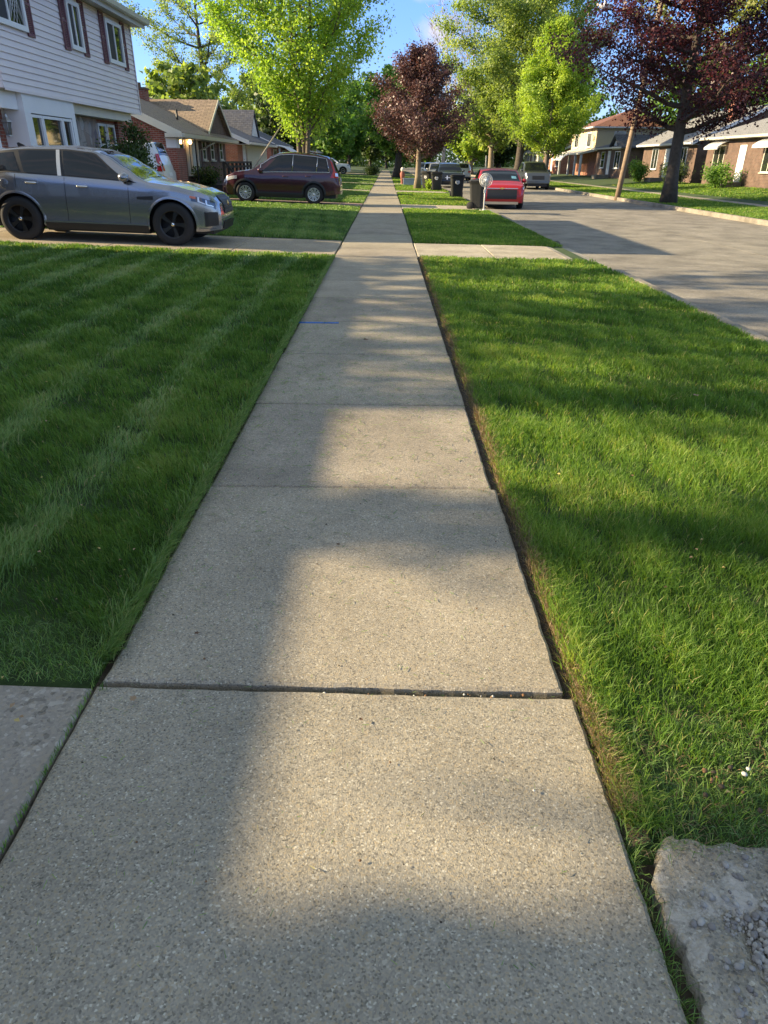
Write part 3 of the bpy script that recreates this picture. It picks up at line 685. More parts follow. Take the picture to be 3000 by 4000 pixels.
# ---------------------------------------------------------------- trees
def tree(name, label, x, y, H, zb, rad, leafmat, barkmat, nleaf, lsize, seed, trunk_r=.2, shape='oval', stems=1, group=None, lean=(0, 0), sparse=False, up=.7, cat='tree', bx=0, nl=None, bare=False, ztop_r=.15):
    rs = np.random.RandomState(seed); rd = random.Random(seed); z0 = float(gz(x))-.05
    t = thing(name, label, cat, (x, y, z0), 0, group)
    def env(f):   # crown radius at relative height f (0 bottom .. 1 top)
        if shape == 'oval': return rad*math.sin(math.pi*min(1, max(0, .10+.86*f)))**.6
        if shape == 'cone': return rad*(min(1, (f+.12)*4)*(1-f)**.75*1.12)
        if shape == 'dome': return rad*min(1, (f+.2)*3.5)*(1-.52*f)
        if shape == 'egg': return rad*min(1, (f+.25)*2.6)*(1-f**2.0)**.5*(1-.35*f)
        if shape == 'vase': return rad*(.45+.55*math.sin(math.pi*min(1, .15+.72*f)))
        return rad
    tm = MB(); tips = []
    ch = H-zb
    for s in range(stems):
        a = rd.uniform(0, 6.28); sp = 0 if stems == 1 else rad*.22
        top = Vector((lean[0]*H+sp*math.cos(a), lean[1]*H+sp*math.sin(a), H*(.97 if stems == 1 else rd.uniform(.8, .97))))
        pts = []; rads = []; ns = 9; r0_ = trunk_r/(stems**.5)
        wob = Vector((rd.uniform(-1, 1), rd.uniform(-1, 1), 0))*rad*.05
        for i in range(ns+1):
            f = i/ns; p = Vector((top.x*f**1.1, top.y*f**1.1, top.z*f))+wob*math.sin(f*5+s)
            if stems > 1: p += Vector((math.cos(a), math.sin(a), 0))*r0_*1.0*(1-f)
            pts.append(p); rads.append(r0_*(1-f)**.85*(1.0 if f > .02 else 1.4)+.012)
        tm.tube(pts, rads, 9)
        nb = max(6, int((30 if not sparse else 22)/stems**.5))
        for k in range(nb):
            f = (k+rd.random())/nb
            zz = zb*.92+ch*.93*f; ft = min(.97, zz/top.z); i0 = ft*ns; i = int(i0); q = i0-i
            p0 = pts[i].lerp(pts[min(i+1, ns)], q)
            ang = k*2.399+rd.uniform(-.4, .4)+s*1.7
            ln = env(f)*rd.uniform(.72, 1.08)
            rise = ch*(.10+.16*up)*(1-.4*f)
            d = Vector((math.cos(ang), math.sin(ang), 0))
            b = []; br = []
            rb = rads[min(i, ns)]*.52
            for j in range(6):
                u_ = j/5; pp = p0+d*ln*u_+Vector((0, 0, rise*u_**1.5*(1 if shape != 'droop' else -.6)))+Vector((rd.uniform(-1, 1), rd.uniform(-1, 1), rd.uniform(-1, 1)))*ln*.05*u_
                b.append(pp); br.append(max(.006, rb*(1-u_)**.9+.006))
            tm.tube(b, br, 6, cap=False)
            for j in range(1, 6):
                for q in range(2 if j < 3 else 3):
                    aa = ang+rd.choice((-1, 1))*rd.uniform(.3, 1.2); sl = ln*rd.uniform(.15, .42)
                    e = b[j]+Vector((math.cos(aa), math.sin(aa), rd.uniform(0, .9)*up))*sl
                    e.z = min(e.z, H)
                    mid = b[j].lerp(e, .5)+Vector((0, 0, sl*.05))
                    tm.tube([b[j], mid, e], [max(.005, br[j]*.6), .008, .004], 4, cap=False)
                    tips.append((b[j], mid, e, sl))
                    if bare:
                        for w_ in range(4):
                            e2 = mid.lerp(e, rd.random())+Vector((rd.uniform(-1, 1), rd.uniform(-1, 1), rd.uniform(.3, 1.5)))*sl*.5
                            tm.tube([mid, e2], [.03, .012], 3, cap=False)
    tm.build('trunk', barkmat, t)
    if nleaf:
        T = np.array([[*a_, *b_, *c_] for a_, b_, c_, _ in tips]); k = rs.randint(0, len(T), nleaf)
        u_ = rs.rand(nleaf)**.7; A, B, C = T[k, :3], T[k, 3:6], T[k, 6:]
        P_ = A*((1-u_)**2)[:, None]+B*(2*u_*(1-u_))[:, None]+C*(u_**2)[:, None]
        cl = .035*rad+.10
        tipo = rs.randn(len(T), 3)*cl*.5
        P_ = P_+rs.randn(nleaf, 3)*cl*np.array([1, 1, .75])*(.8 if sparse else 1.15)+tipo[k]
        P_[:, 2] = np.maximum(P_[:, 2], zb*.8)
        # leaf quads: tilted, mostly facing up and outward
        nrm = rs.randn(nleaf, 3)*.75+np.c_[P_[:, 0]/rad*.7, P_[:, 1]/rad*.7, np.full(nleaf, .7)]
        nrm /= np.linalg.norm(nrm, axis=1)[:, None]
        tan = np.cross(nrm, rs.randn(nleaf, 3)); tan /= np.linalg.norm(tan, axis=1)[:, None]; bit = np.cross(nrm, tan)
        s_ = (lsize*rs.uniform(.55, 1.2, nleaf))[:, None]
        V = np.empty((nleaf, 4, 3)); V[:, 0] = P_-tan*s_*.55; V[:, 1] = P_+bit*s_*.42+nrm*s_*.1; V[:, 2] = P_+tan*s_*.6-nrm*s_*.12; V[:, 3] = P_-bit*s_*.42+nrm*s_*.1
        b_ = np.arange(nleaf)*4
        col = np.clip(.45+.10*rs.randn(nleaf)+(rs.rand(len(T))*.7-.35)[k], 0, 1)
        fastmesh('crown', V.reshape(-1, 3), np.c_[b_, b_+1, b_+2, b_+3], 4, leafmat, np.repeat(col, 4), t)
    return t
tree('maple_tree', 'bright green maple behind the maroon suv, several pale stems', -3.8, 36.2, 11.2, 2.5, 3.85, M['l_bright'], M['bark'], 62000, .12, 101, .20, 'oval', stems=3, up=1.1)
tree('red_maple', 'small maroon leaved maple beside the sidewalk ahead', 2.05, 50, 7.7, 1.8, 3.1, M['l_maroon'], M['bark_tan'], 34000, .12, 102, .19, 'egg', up=.9)
tree('red_maple', 'large dark purple maple across the street in front of grey roofs', 13.3, 35.5, 11.5, 3.0, 5.1, M['l_purple'], M['bark_dark'], 52000, .12, 103, .30, 'dome', up=.45)
tree('shade_tree', 'olive green tall tree across the street behind the lime green tree', 12.6, 74, 15.6, 3.0, 6.3, M['l_olive'], M['bark_dark'], 95000, .185, 104, .42, 'vase', up=1.2)
tree('young_tree', 'lime green dense tree across the street behind the red car', 12.5, 60, 10.6, 2.0, 3.05, M['l_lime'], M['bark'], 75000, .13, 105, .2, 'cone', up=1.1)
tree('shade_tree', 'green tree with dark trunk right of the sidewalk, farthest along it', 1.15, 84, 9.8, 2.4, 4.6, M['l_green'], M['bark_dark'], 24000, .28, 106, .42, 'oval', up=.8)
tree('tall_tree', 'tall thin leaved olive tree behind the brick house on the left', -19.2, 84, 18.5, 3.6, 6.6, M['l_olive'], M['bark_dark'], 30000, .18, 107, .42, 'vase', sparse=True, up=1.3)
tree('bushy_tree', 'low pale green tree behind the tan roof', -24, 76, 7.0, 1.5, 4.6, M['l_olive'], M['bark'], 5000, .32, 108, .2, 'oval')
tree('tall_tree', 'pale yellow green tree behind the purple maple', 31, 72, 20, 4, 8.5, M['l_pale'], M['bark_dark'], 22000, .28, 109, .4, 'vase', sparse=True, up=1.3)
tree('bushy_tree', 'bright green tree behind the grey roofs, right of the purple maple trunk', 34, 66, 9.5, 2, 5.5, M['l_green'], M['bark'], 9000, .36, 110, .3)
tree('bushy_tree', 'bright green tree behind the grey roofs at the right picture edge', 37, 56, 9.5, 2, 5.5, M['l_lime'], M['bark'], 9000, .36, 111, .3)
tree('bushy_tree', 'green tree behind the dark hipped roof and the yellow house', 33, 84, 10.5, 2, 5.5, M['l_green'], M['bark'], 6000, .42, 112, .3)
tree('bare_tree', 'bare pale branched tree in the distance left of the olive tree', 11, 150, 26, 5, 5.0, None, M['bark_pale'], 0, .3, 113, .35, 'vase', up=1.6, bare=True)
tree('bare_tree', 'second bare pale tree in the distance, nearer the olive tree', 14.6, 140, 23, 5, 4.6, None, M['bark_pale'], 0, .3, 114, .35, 'vase', up=1.6, bare=True)
tree('shade_tree', 'mid green tree right behind the small red maple', 5.6, 122, 9.5, 2.0, 4.2, M['l_green'], M['bark_dark'], 7000, .5, 115, .35, 'oval')
tree('street_tree', 'light green low tree beyond the silver suv', 12.8, 118, 9, 1.9, 4.5, M['l_lime'], M['bark_tan'], 8000, .42, 116, .5, 'oval')
tree('street_tree', 'green tree with a wide trunk beyond the navy suv', 13.4, 98, 12, 3, 5, M['l_olive'], M['bark_tan'], 9000, .4, 117, .42, 'oval')
far = [(-10.5, 79, 7.5, 3.4, 'l_dark', 'dark green tree above the white pickup'), (-12, 100, 10, 4.5, 'l_olive', 'olive tree in the row beyond the white pickup, second'),
       (-9, 118, 9, 4, 'l_green', 'green tree in the row beyond the white pickup, third'), (-6.5, 132, 12.5, 4.2, 'l_green', 'rounded green tree left of the far end of the sidewalk'),
       (-15, 128, 13, 5, 'l_dark', 'dark tree behind the row beyond the white pickup'), (-3.2, 150, 11, 4.0, 'l_dark', 'dark tree closing the view left of the sidewalk end'),
       (2.6, 138, 9.5, 3.6, 'l_green', 'green tree closing the view right of the sidewalk end'), (-24, 140, 14, 6, 'l_olive', 'far olive tree above the left roofs'),
       (22, 150, 15, 6.5, 'l_olive', 'far olive tree above the yellow house'), (29, 125, 13, 6, 'l_green', 'far green tree left of the yellow house'), (18, 125, 9, 5, 'l_dark', 'far dark green tree behind the lime green tree'),
       (-17, 66, 8.0, 3.2, 'l_olive', 'dark tree behind the house with the white dormer'), (8, 185, 12, 7, 'l_dark', 'far dark tree at the end of the street'), (-12, 185, 13, 8, 'l_dark', 'distant dark tree left of the street end'), (0, 200, 11, 8, 'l_dark', 'distant dark tree in line with the sidewalk')]
for i, (x, y, H_, r_, lm, lab) in enumerate(far):
    tree('background_tree', lab, x, y, H_, H_*.14, r_, M[lm], M['bark_dark'], 5200, .26+y*.0022, 200+i, .3, 'oval', group='trees beyond the houses')
rs = np.random.RandomState(900); n = 60000
a = rs.rand(n); X_ = -150+330*a; Hh = 9+2.2*np.sin(X_*.11)+1.8*np.sin(X_*.31+1)+1.2*np.sin(X_*.83)
Y_ = 225+rs.rand(n)*14+np.abs(X_)*.1; Z_ = Hh*(1-rs.rand(n)**1.3*1.0); P_ = np.c_[X_, Y_, Z_]
nrm = rs.randn(n, 3)+np.array([-.4, -.3, .5]); nrm /= np.linalg.norm(nrm, axis=1)[:, None]; tan = np.cross(nrm, rs.randn(n, 3)); tan /= np.linalg.norm(tan, axis=1)[:, None]; bit = np.cross(nrm, tan)
V = np.stack([P_-tan*.45, P_+bit*.32, P_+tan*.5, P_-bit*.32], 1); b_ = np.arange(n)*4
o = fastmesh('distant_woods', V.reshape(-1, 3), np.c_[b_, b_+1, b_+2, b_+3], 4, M['l_olive'], np.repeat(np.clip(rs.rand(n)*.6, 0, 1), 4)); prop(o, 'distant band of trees closing the horizon', 'woods', kind='stuff')
# trees in the back yards to the left: they stand outside the picture and dapple the walk
tree('yard_tree', 'many limbed tree in the back yard left of the near lawn', -26, 10.6, 14.6, 4.5, 3.9, M['l_green'], M['bark_dark'], 4400, .26, 301, .35, 'vase', sparse=True, up=1.9)
tree('yard_tree', 'thin crowned tree added out of view to shade the right lawn', -28, 7.6, 15.2, 6.5, 2.3, M['l_green'], M['bark_dark'], 1500, .24, 306, .2, 'vase', sparse=True, up=1.9)  # unseen tree, added for its broken shade on the right lawn
tree('yard_tree', 'narrow upright tree added out of view for a shadow band, nearer of two', -25.5, 3.85, 13.4, 2.0, .42, M['l_green'], M['bark_dark'], 1700, .22, 302, .15, 'cone', up=1.5)  # unseen column of leaves, placed for one dark band across the walk
tree('yard_tree', 'narrow upright tree added out of view for a shadow band, slimmer one', -25.5, 5.9, 12.9, 2.0, .30, M['l_green'], M['bark_dark'], 2000, .20, 305, .12, 'cone', up=1.5)  # unseen slimmer column, placed for the next shadow band along
tree('yard_tree', 'wide back yard tree beside the lower left driveway', -25, -2.98, 16.5, 4.0, 5.6, M['l_green'], M['bark_dark'], 36000, .50, 303, .35, 'oval')
tree('street_tree', 'green street tree opposite the camera, right of the view', 14.2, 16, 12, 3, 5, M['l_lime'], M['bark_dark'], 9000, .3, 304, .35, 'oval')

# shrubs
def shrub(name, label, x, y, r_, h, mat, n, ls, seed, z=None):
    rs = np.random.RandomState(seed); z0 = float(gz(x)) if z is None else z
    t = thing(name, label, 'shrub', (x, y, z0)); tm = MB(); tips = []
    rd = random.Random(seed)
    for k in range(16):
        a = rd.uniform(0, 6.28); q = rd.uniform(.2, 1); e = Vector((math.cos(a)*r_*q, math.sin(a)*r_*q, h*rd.uniform(.5, 1)))
        tm.tube([(0, 0, 0), e*.5+Vector((0, 0, h*.1)), e], [.025, .015, .005], 5, cap=False); tips.append(e)
    tm.build('stems', M['bark_dark'], t)
    T = np.array([tuple(p) for p in tips]); k = rs.randint(0, len(T), n); u_ = rs.rand(n)**.5
    P_ = T[k]*u_[:, None]+rs.randn(n, 3)*r_*.17; P_[:, 2] = np.abs(P_[:, 2])+.02
    nrm = rs.randn(n, 3)+np.array([0, 0, .6]); nrm /= np.linalg.norm(nrm, axis=1)[:, None]
    tan = np.cross(nrm, rs.randn(n, 3)); tan /= np.linalg.norm(tan, axis=1)[:, None]; bit = np.cross(nrm, tan); s_ = (ls*rs.uniform(.6, 1.2, n))[:, None]
    V = np.stack([P_-tan*s_*.5, P_+bit*s_*.35, P_+tan*s_*.55, P_-bit*s_*.35], 1); b_ = np.arange(n)*4
    fastmesh('foliage', V.reshape(-1, 3), np.c_[b_, b_+1, b_+2, b_+3], 4, mat, np.repeat(rs.rand(n), 4), t); return t
shrub('evergreen_shrub', 'dark feathery shrub at the corner of the two storey house', -7.5, 22.7, .85, 1.75, M['l_dark'], 6500, .10, 401)
shrub('evergreen_shrub', 'tall thin dark shrub in front of the double window', -7.6, 23.9, .45, 2.5, M['l_dark'], 2600, .09, 402)
shrub('porch_shrub', 'low dark shrub below the porch window of the brick house', -8.3, 35.3, .7, .95, M['l_dark'], 2000, .1, 403)
shrub('clipped_hedge', 'round dark hedge at the far end beside the sidewalk', -1.9, 96, 1.3, 1.0, M['l_dark'], 2000, .16, 404)
shrub('young_plant', 'small leafy plant at the foot of the small red maple', 2.85, 49.5, .35, .55, M['l_lime'], 700, .14, 405)
shrub('porch_shrub', 'dark bush in front of the grey roofed house across the street', 20.6, 55, 1.1, 1.3, M['l_dark'], 3000, .13, 406)
shrub('porch_shrub', 'rounded bush across the street left of the purple maple trunk', 20.4, 62, 1.0, 1.5, M['l_green'], 3000, .13, 407)
shrub('porch_shrub', 'dark bush by the wall at the right picture edge', 20.6, 47.5, 1.2, 1.2, M['l_green'], 3000, .13, 408)
shrub('porch_shrub', 'small bush in front of the house with awnings', -8.2, 63, .9, 1.1, M['l_green'], 1800, .14, 409)

# ---------------------------------------------------------------- houses
def window(root, s, x, y0, y1, z0, z1, fm, mull=(), rail=None, sill=True, screen=None, fw_=.07, proud=.05, gm=None, curtain=None):
    """window in a wall facing +X (s=1) or -X (s=-1) at plane x"""
    mb = MB(); a, b = sorted((x+s*.004, x+s*.018)); mb.box(a, b, y0, y1, z0, z1)
    p = mb.build('window', gm or M['glass'], root)
    fb = MB(); a, b = sorted((x+s*.001, x+s*proud))
    fb.box(a, b, y0-fw_, y0, z0-fw_, z1+fw_); fb.box(a, b, y1, y1+fw_, z0-fw_, z1+fw_)
    fb.box(a, b, y0, y1, z1, z1+fw_); fb.box(a, b, y0, y1, z0-fw_, z0)
    a2, b2 = sorted((x+s*.001, x+s*(proud-.012)))
    for m_ in mull: fb.box(a2, b2, m_-.03, m_+.03, z0, z1)
    if rail: fb.box(*sorted((x+s*.001, x+s*(proud-.018))), y0, y1, rail-.025, rail+.025)
    sub('frame', fb, fm, p, root)
    if sill:
        sb = MB(); a, b = sorted((x+s*.0, x+s*(proud+.07))); sb.box(a, b, y0-fw_-.05, y1+fw_+.05, z0-fw_-.045, z0-fw_-.002); sub('sill', sb, fm, p, root)
    if screen:
        sb = MB(); a, b = sorted((x+s*.02, x+s*.026)); sb.box(a, b, screen[0], screen[1], z0+.01, z1-.01); sub('screen', sb, M['screen'], p, root)
    if curtain:
        sb = MB(); a, b = sorted((x+s*.019, x+s*.022)); sb.box(a, b, curtain[0], curtain[1], z0+.01, z1-.01); sub('curtain', sb, M['curtain'], p, root)
    return p
def shutter(root, s, x, y0, y1, z0, z1, m):
    mb = MB(); a, b = sorted((x+s*.002, x+s*.03)); st = .05
    mb.box(a, b, y0, y0+st, z0, z1); mb.box(a, b, y1-st, y1, z0, z1); zm = (z0+z1)/2
    for zz in (z0, zm-.03, z1-.06): mb.box(a, b, y0+st, y1-st, zz, zz+.06)
    z = z0+.07
    while z < z1-.08:
        if abs(z-zm) > .05:
            mb.prism([(x+s*.004, z), (x+s*.024, z-.012), (x+s*.026, z-.004), (x+s*.006, z+.024)], y0+st, y1-st)
        z += .036
    mb.build('shutter', m, root)
def gable_roof(mb, s, xf, y0, y1, depth, eave, ridge, oh=.4, ohy=.3, th=.14):
    """ridge parallel to the street (Y)"""
    xm = xf-s*depth/2; run = depth/2; sl = (ridge-eave)/run; xe = xf+s*oh; ze = eave-sl*oh; xb = xf-s*(depth+oh)
    mb.prism([(xe, ze), (xm, ridge), (xm, ridge+th), (xe, ze+th)], y0-ohy, y1+ohy)
    mb.prism([(xb, ze), (xm, ridge), (xm, ridge+th), (xb, ze+th)][::-1], y0-ohy, y1+ohy)
def hip_roof(mb, s, xf, y0, y1, depth, eave, ridge, oh=.4, th=.12):
    xe, xb = xf+s*oh, xf-s*(depth+oh); a, b = y0-oh, y1+oh; xm = (xe+xb)/2; r = min(abs(xe-xb)/2, (b-a)/2-.1)
    z0 = eave; v = [(xe, a, z0), (xb, a, z0), (xb, b, z0), (xe, b, z0), (xm, a+r, ridge), (xm, b-r, ridge)]
    v += [(p[0], p[1], p[2]-th) for p in v[:4]]
    mb.add(v, [(0, 4, 1), (1, 4, 5, 2), (2, 5, 3), (3, 5, 4, 0), (0, 1, 7, 6), (1, 2, 8, 7), (2, 3, 9, 8), (3, 0, 6, 9), (6, 7, 8, 9)])
def awning(root, s, x, y0, y1, z, out=.9, drop=.45, mats=None):
    mb = MB(); n = int((y1-y0)/.12)
    for k in range(n):
        a, b = y0+(y1-y0)*k/n, y0+(y1-y0)*(k+1)/n-.02; dz = .02 if k % 2 else 0
        mb.prism([(x, z+dz), (x+s*out*.6, z-drop*.45+dz), (x+s*out, z-drop+dz), (x+s*out, z-drop-.14), (x+s*(out-.02), z-drop-.14), (x+s*out*.6, z-drop*.45-.03), (x, z-.03)], a, b)
    mb.build('awning', mats or M['white'], root)
def chimney(root, roof, x, y, z0, z1, w=.55, m=None):
    mb = MB(); mb.box(x-w/2, x+w/2, y-w/2, y+w/2, z0, z1)
    c = sub('chimney', mb, m or M['brick'], roof, root)
    mb = MB(); mb.box(x-w/2-.06, x+w/2+.06, y-w/2-.06, y+w/2+.06, z1+.001, z1+.08); mb.lathe([(.12, .08), (.12, .3), (.09, .3)], (x, y, z1), n=10)
    cc = sub('chimney_cap', mb, M['brick_br'], roof, root)
def house(name, label, s, xf, y0, y1, depth, zg, eave, ridge, wm, rm, wins=(), door=None, chim=None, hip=False, awn=(), trim='white', shut=None, oh=.4, cat='house', group=None, porch=None):
    root = wthing(name, label, cat, (xf, (y0+y1)/2, zg), group)
    xb = xf-s*depth; xm = (xf+xb)/2; mb = MB()
    if hip: mb.box(min(xf, xb), max(xf, xb), y0, y1, zg-.3, eave)
    else: mb.prism([(xf, zg-.3), (xf, eave-.01), (xm, ridge-.01), (xb, eave-.01), (xb, zg-.3)][::s], y0, y1)
    mb.build('wall', wm, root)
    mb = MB()
    (hip_roof if hip else gable_roof)(mb, s, xf, y0, y1, depth, eave+(.12 if hip else 0), ridge, oh)
    rf = mb.build('roof', rm, root)
    # fascia + gutter along the street side
    sl = (ridge-eave)/(depth/2); ze = (eave-sl*oh) if not hip else eave
    mb = MB(); xe = xf+s*oh; a, b = sorted((xe+s*.003, xe+s*.10)); mb.prism([(xe+s*.003, ze-.03), (xe+s*.08, ze-.03), (xe+s*.11, ze+.09), (xe+s*.003, ze+.09)], y0-.3, y1+.3)
    mb.build('gutter', M[trim], root)
    mb = MB(); a, b = sorted((xf+s*.003, xe-s*.01)); mb.box(a, b, y0-.28, y1+.28, ze-.05, ze-.03+.0); mb.build('soffit', M['soffit'], root)
    if not hip:
        for yy in (y0-.3-.03, y1+.3+.002):
            for (xa, za, xc, zc) in ((xe, ze, xm, ridge), (xf-s*(depth+oh), ze, xm, ridge)):
                mb = MB(); mb.prism([(xa, za-.08), (xc, zc-.08), (xc, zc+.155), (xa, za+.155)] if (xa < xc) else [(xa, za-.08), (xa, za+.155), (xc, zc+.155), (xc, zc-.08)], yy, yy+.028); mb.build('rake_board', M[trim], root)
    for w_ in wins:
        ya, yb_, za, zb_ = w_[:4]; k = (yb_-ya)
        window(root, s, xf, ya, yb_, za, zb_, M[trim], mull=[ya+k/3, ya+2*k/3] if k > 1.6 else ([ya+k/2] if k > 1.1 else ()), rail=(za+zb_)/2 if k <= 1.1 else None)
        if shut: shutter(root, s, xf, ya-.42, ya-.09, za-.05, zb_+.05, M[shut]); shutter(root, s, xf, yb_+.09, yb_+.42, za-.05, zb_+.05, M[shut])
    if door:
        mb = MB(); a, b = sorted((xf+s*.003, xf+s*.04)); mb.box(a, b, door[0], door[1], zg+.25, zg+2.3); d = mb.build('door', M[door[2]], root)
        mb = MB(); mb.lathe([(0, .05), (.03, .045), (.03, .03), (.012, .02), (.012, 0)], (xf+s*.04, door[0]+.1, zg+1.25), 'x', 8); sub('handle', mb, M['metal'], d, root)
        mb = MB(); a, b = sorted((xf+s*.04, xf+s*1.3)); mb.box(a, b, door[0]-.3, door[1]+.3, zg-.2, zg+.22); mb.build('step', M['kerb'], root)
    for w_ in awn: awning(root, s, xf, *w_)
    if chim: chimney(root, rf, *chim)
    if porch:
        ya, yb_, out, zz = porch; mb = MB(); a, b = sorted((xf+s*oh, xf+s*out)); mb.prism([(xf+s*.3, zz+.45), (xf+s*out, zz), (xf+s*out, zz-.12), (xf+s*.3, zz+.2)][::s], ya, yb_); mb.build('porch_roof', M[trim], root)
        for yy in (ya+.1, yb_-.1):
            mb = MB(); a, b = sorted((xf+s*(out-.25), xf+s*(out-.15))); mb.box(a, b, yy-.05, yy+.05, zg, zz-.12); mb.build('porch_post', M[trim], root)
    return root, rf

# --- two-storey house, left foreground
zg = .34
B = wthing('two_storey_house', 'two storey house with pale siding, maroon shutters and a white bay window', 'house', (-8.5, 21.2, zg))
XO, XW = -8.0, -8.55          # overhang plane, ground floor wall plane
y0, y1 = 16.75, 25.7
mb = MB(); mb.box(-16.6, XW, y0+.05, y1-.05, zg-.3, 2.95); mb.build('wall', M['brick'], B)
mb = MB(); mb.box(-16.7, XO-.02, y0, y1, 2.88, 5.22)
# lap siding boards on the street face and both ends
z = 2.86; e = .132
while z < 5.2:
    zt = min(z+e, 5.22)
    mb.prism([(XO-.02, z), (XO+.020, z), (XO-.008, zt), (XO-.02, zt)], y0-.0, y1-.0, 'y')
    mb.prism([(y0, z), (y0-.028, z), (y0-.010, zt), (y0, zt)], -16.7, XO-.02, 'x')
    z += e
mb.build('siding', M['siding'], B)
mb = MB()
mb.box(XO-.03, XO+.02, y1-.001, y1+.035, 2.84, 5.22); mb.box(XO+.0215, XO+.030, y1-.07, y1, 2.84, 5.22)
mb.box(XO+.0215, XO+.028, y0, y1-.07, 2.82, 2.875)
mb.build('corner_trim', M['siding'], B)
mb = MB(); mb.box(XW+.0, XO-.03, y0+.02, y1-.02, 2.845, 2.875); mb.build('soffit', M['soffit'], B)
mb = MB(); hip_roof(mb, 1, XO, y0, y1, 8.7, 5.42, 7.2, .36, .12); rfB = mb.build('roof', M['roof_dark'], B)
mb = MB(); mb.box(-7.64, -7.52, y0-.42, y1+.42, 5.28, 5.41); mb.prism([(-7.519, 5.30), (-7.49, 5.30), (-7.46, 5.41), (-7.519, 5.41)], y0-.42, y1+.42); mb.build('gutter', M['gutter'], B)
mb = MB(); mb.box(-7.65, XO+.0, y0-.35, y1+.35, 5.225, 5.245); mb.box(-16.7, XO, y1+.001, y1+.36, 5.225, 5.245); mb.box(-7.645, -7.625, y0-.35, y1+.35, 5.17, 5.28); mb.build('eave_soffit', M['soffit'], B)
# upper windows (far, middle, near)
for (a, b, za, zb_, m_) in ((23.44, 24.56, 4.12, 4.98, 24.0), (20.78, 21.42, 4.12, 4.98, 21.1), (16.95, 18.2, 4.12, 4.98, 17.5)):
    window(B, 1, XO+.021, a, b, za, zb_, M['white'], mull=(m_,), sill=False, screen=(m_+.03 if False else a, m_-.03), fw_=.10, proud=.06)
    shutter(B, 1, XO+.021, a-.46, a-.13, za-.16, zb_+.2, M['shutter'])
    shutter(B, 1, XO+.021, b+.13, b+.46, za-.16, zb_+.2, M['shutter'])
mb = MB()
for k in range(5):   # diamond leading on the near window
    for sgn in (1, -1):
        yc = 17.5+.07+k*.15
        mb.tube([(XO+.046, min(18.19, max(17.53, yc-.3*sgn)), 4.14), (XO+.046, min(18.19, max(17.53, yc+.3*sgn)), 4.96)], .006, 4)
mb.build('leading', M['white'], B)
# white bay
mb = MB(); yb0, yb1, xb1 = 17.55, 20.35, -8.03
mb.box(XW, xb1, yb0, yb0+.30, zg, 2.843); mb.box(XW, xb1, yb1-.22, yb1, zg, 2.843)
mb.box(XW, xb1, yb0+.30, yb1-.22, 2.46, 2.843); mb.box(XW, xb1, yb0+.30, yb1-.22, zg, .95)
mb.build('bay', M['white'], B)
for (a, b, za) in ((17.92, 18.38, 1.30), (18.52, 19.50, 1.05), (19.64, 20.06, 1.30)):
    window(B, 1, -8.12, a, b, za, 2.38, M['white'], sill=False, fw_=.06, proud=.07)
mb = MB()
for yy in (17.855, 18.46, 19.58): pass
mb.box(-8.14, -8.115, 17.85, 20.13, .95, 1.0); mb.box(-8.14, -8.12, 17.85, 18.46, 1.0, 1.235); mb.box(-8.14, -8.12, 19.57, 20.13, 1.0, 1.235); mb.build('bay_panel', M['soffit'], B)
# fascia band, double-hung windows, stone veneer, brick pier
mb = MB(); mb.box(XW, -8.16, 20.352, 25.2, 2.60, 2.843); mb.build('fascia_band', M['cream'], B)
window(B, 1, XW, 20.62, 21.15, 1.45, 2.42, M['white'], rail=1.93, fw_=.09)
mb = MB(); mb.box(XW+.001, XW+.06, 21.35, 23.0, 1.25, 2.598); mb.build('stone_veneer', M['stone'], B)
mb = MB(); mb.box(XW+.001, XW+.13, 21.3, 23.05, 1.17, 1.248); mb.build('ledge', M['cream'], B)
window(B, 1, XW, 23.2, 23.72, 1.45, 2.42, M['white'], rail=1.93, fw_=.07); window(B, 1, XW, 23.92, 24.45, 1.45, 2.42, M['white'], rail=1.93, fw_=.07)
mb = MB(); mb.box(XW, XW+.10, 24.68, 25.15, zg, 2.598); mb.build('brick_pier', M['brick'], B)
# lantern, number plate, mail box, door trim
mb = MB(); c = (-8.3, 17.18, 0)
mb.tube([(XW, c[1], 2.42), (-8.42, c[1], 2.52), (c[0], c[1], 2.50)], .012, 6); mb.tube([(c[0], c[1], 2.40), (c[0], c[1], 2.5)], .01, 6)
mb.lathe([(.0, .42), (.03, .40), (.05, .34), (.11, .27), (.12, .25), (.0, .25)], (c[0], c[1], 2.0), n=6, smooth=False)
for k in range(6):
    a = k*math.pi/3; mb.tube([(c[0]+.10*math.cos(a), c[1]+.10*math.sin(a), 2.25), (c[0]+.06*math.cos(a), c[1]+.06*math.sin(a), 2.0)], .007, 4)
mb.lathe([(.065, .0), (.065, -.02), (.0, -.04)], (c[0], c[1], 2.0), n=6, smooth=False)
ln = mb.build('lantern', M['metal'], B)
mb = MB(); mb.lathe([(.052, 0), (.09, .24)], (c[0], c[1], 2.005), n=6, smooth=False); sub('lantern_glass', mb, M['lampglass'], ln, B)
mb = MB(); mb.box(XW+.001, XW+.03, 17.2, 17.3, 1.62, 1.85); mb.build('number_plaque', M['brick_or'], B)
mb = MB(); mb.box(XW, XW+.2, 17.32, 17.54, 1.0, 1.34); mb.prism([(XW, 1.34), (XW+.22, 1.34), (XW+.18, 1.42), (XW, 1.44)], 17.30, 17.545); mb.build('mailbox', M['white'], B)
mb = MB(); mb.box(XW, XW+.12, 16.8, 17.02, zg, 2.5); mb.box(XW, XW+.4, 16.76, 17.54, 2.5, 2.843); mb.build('door_surround', M['white'], B)

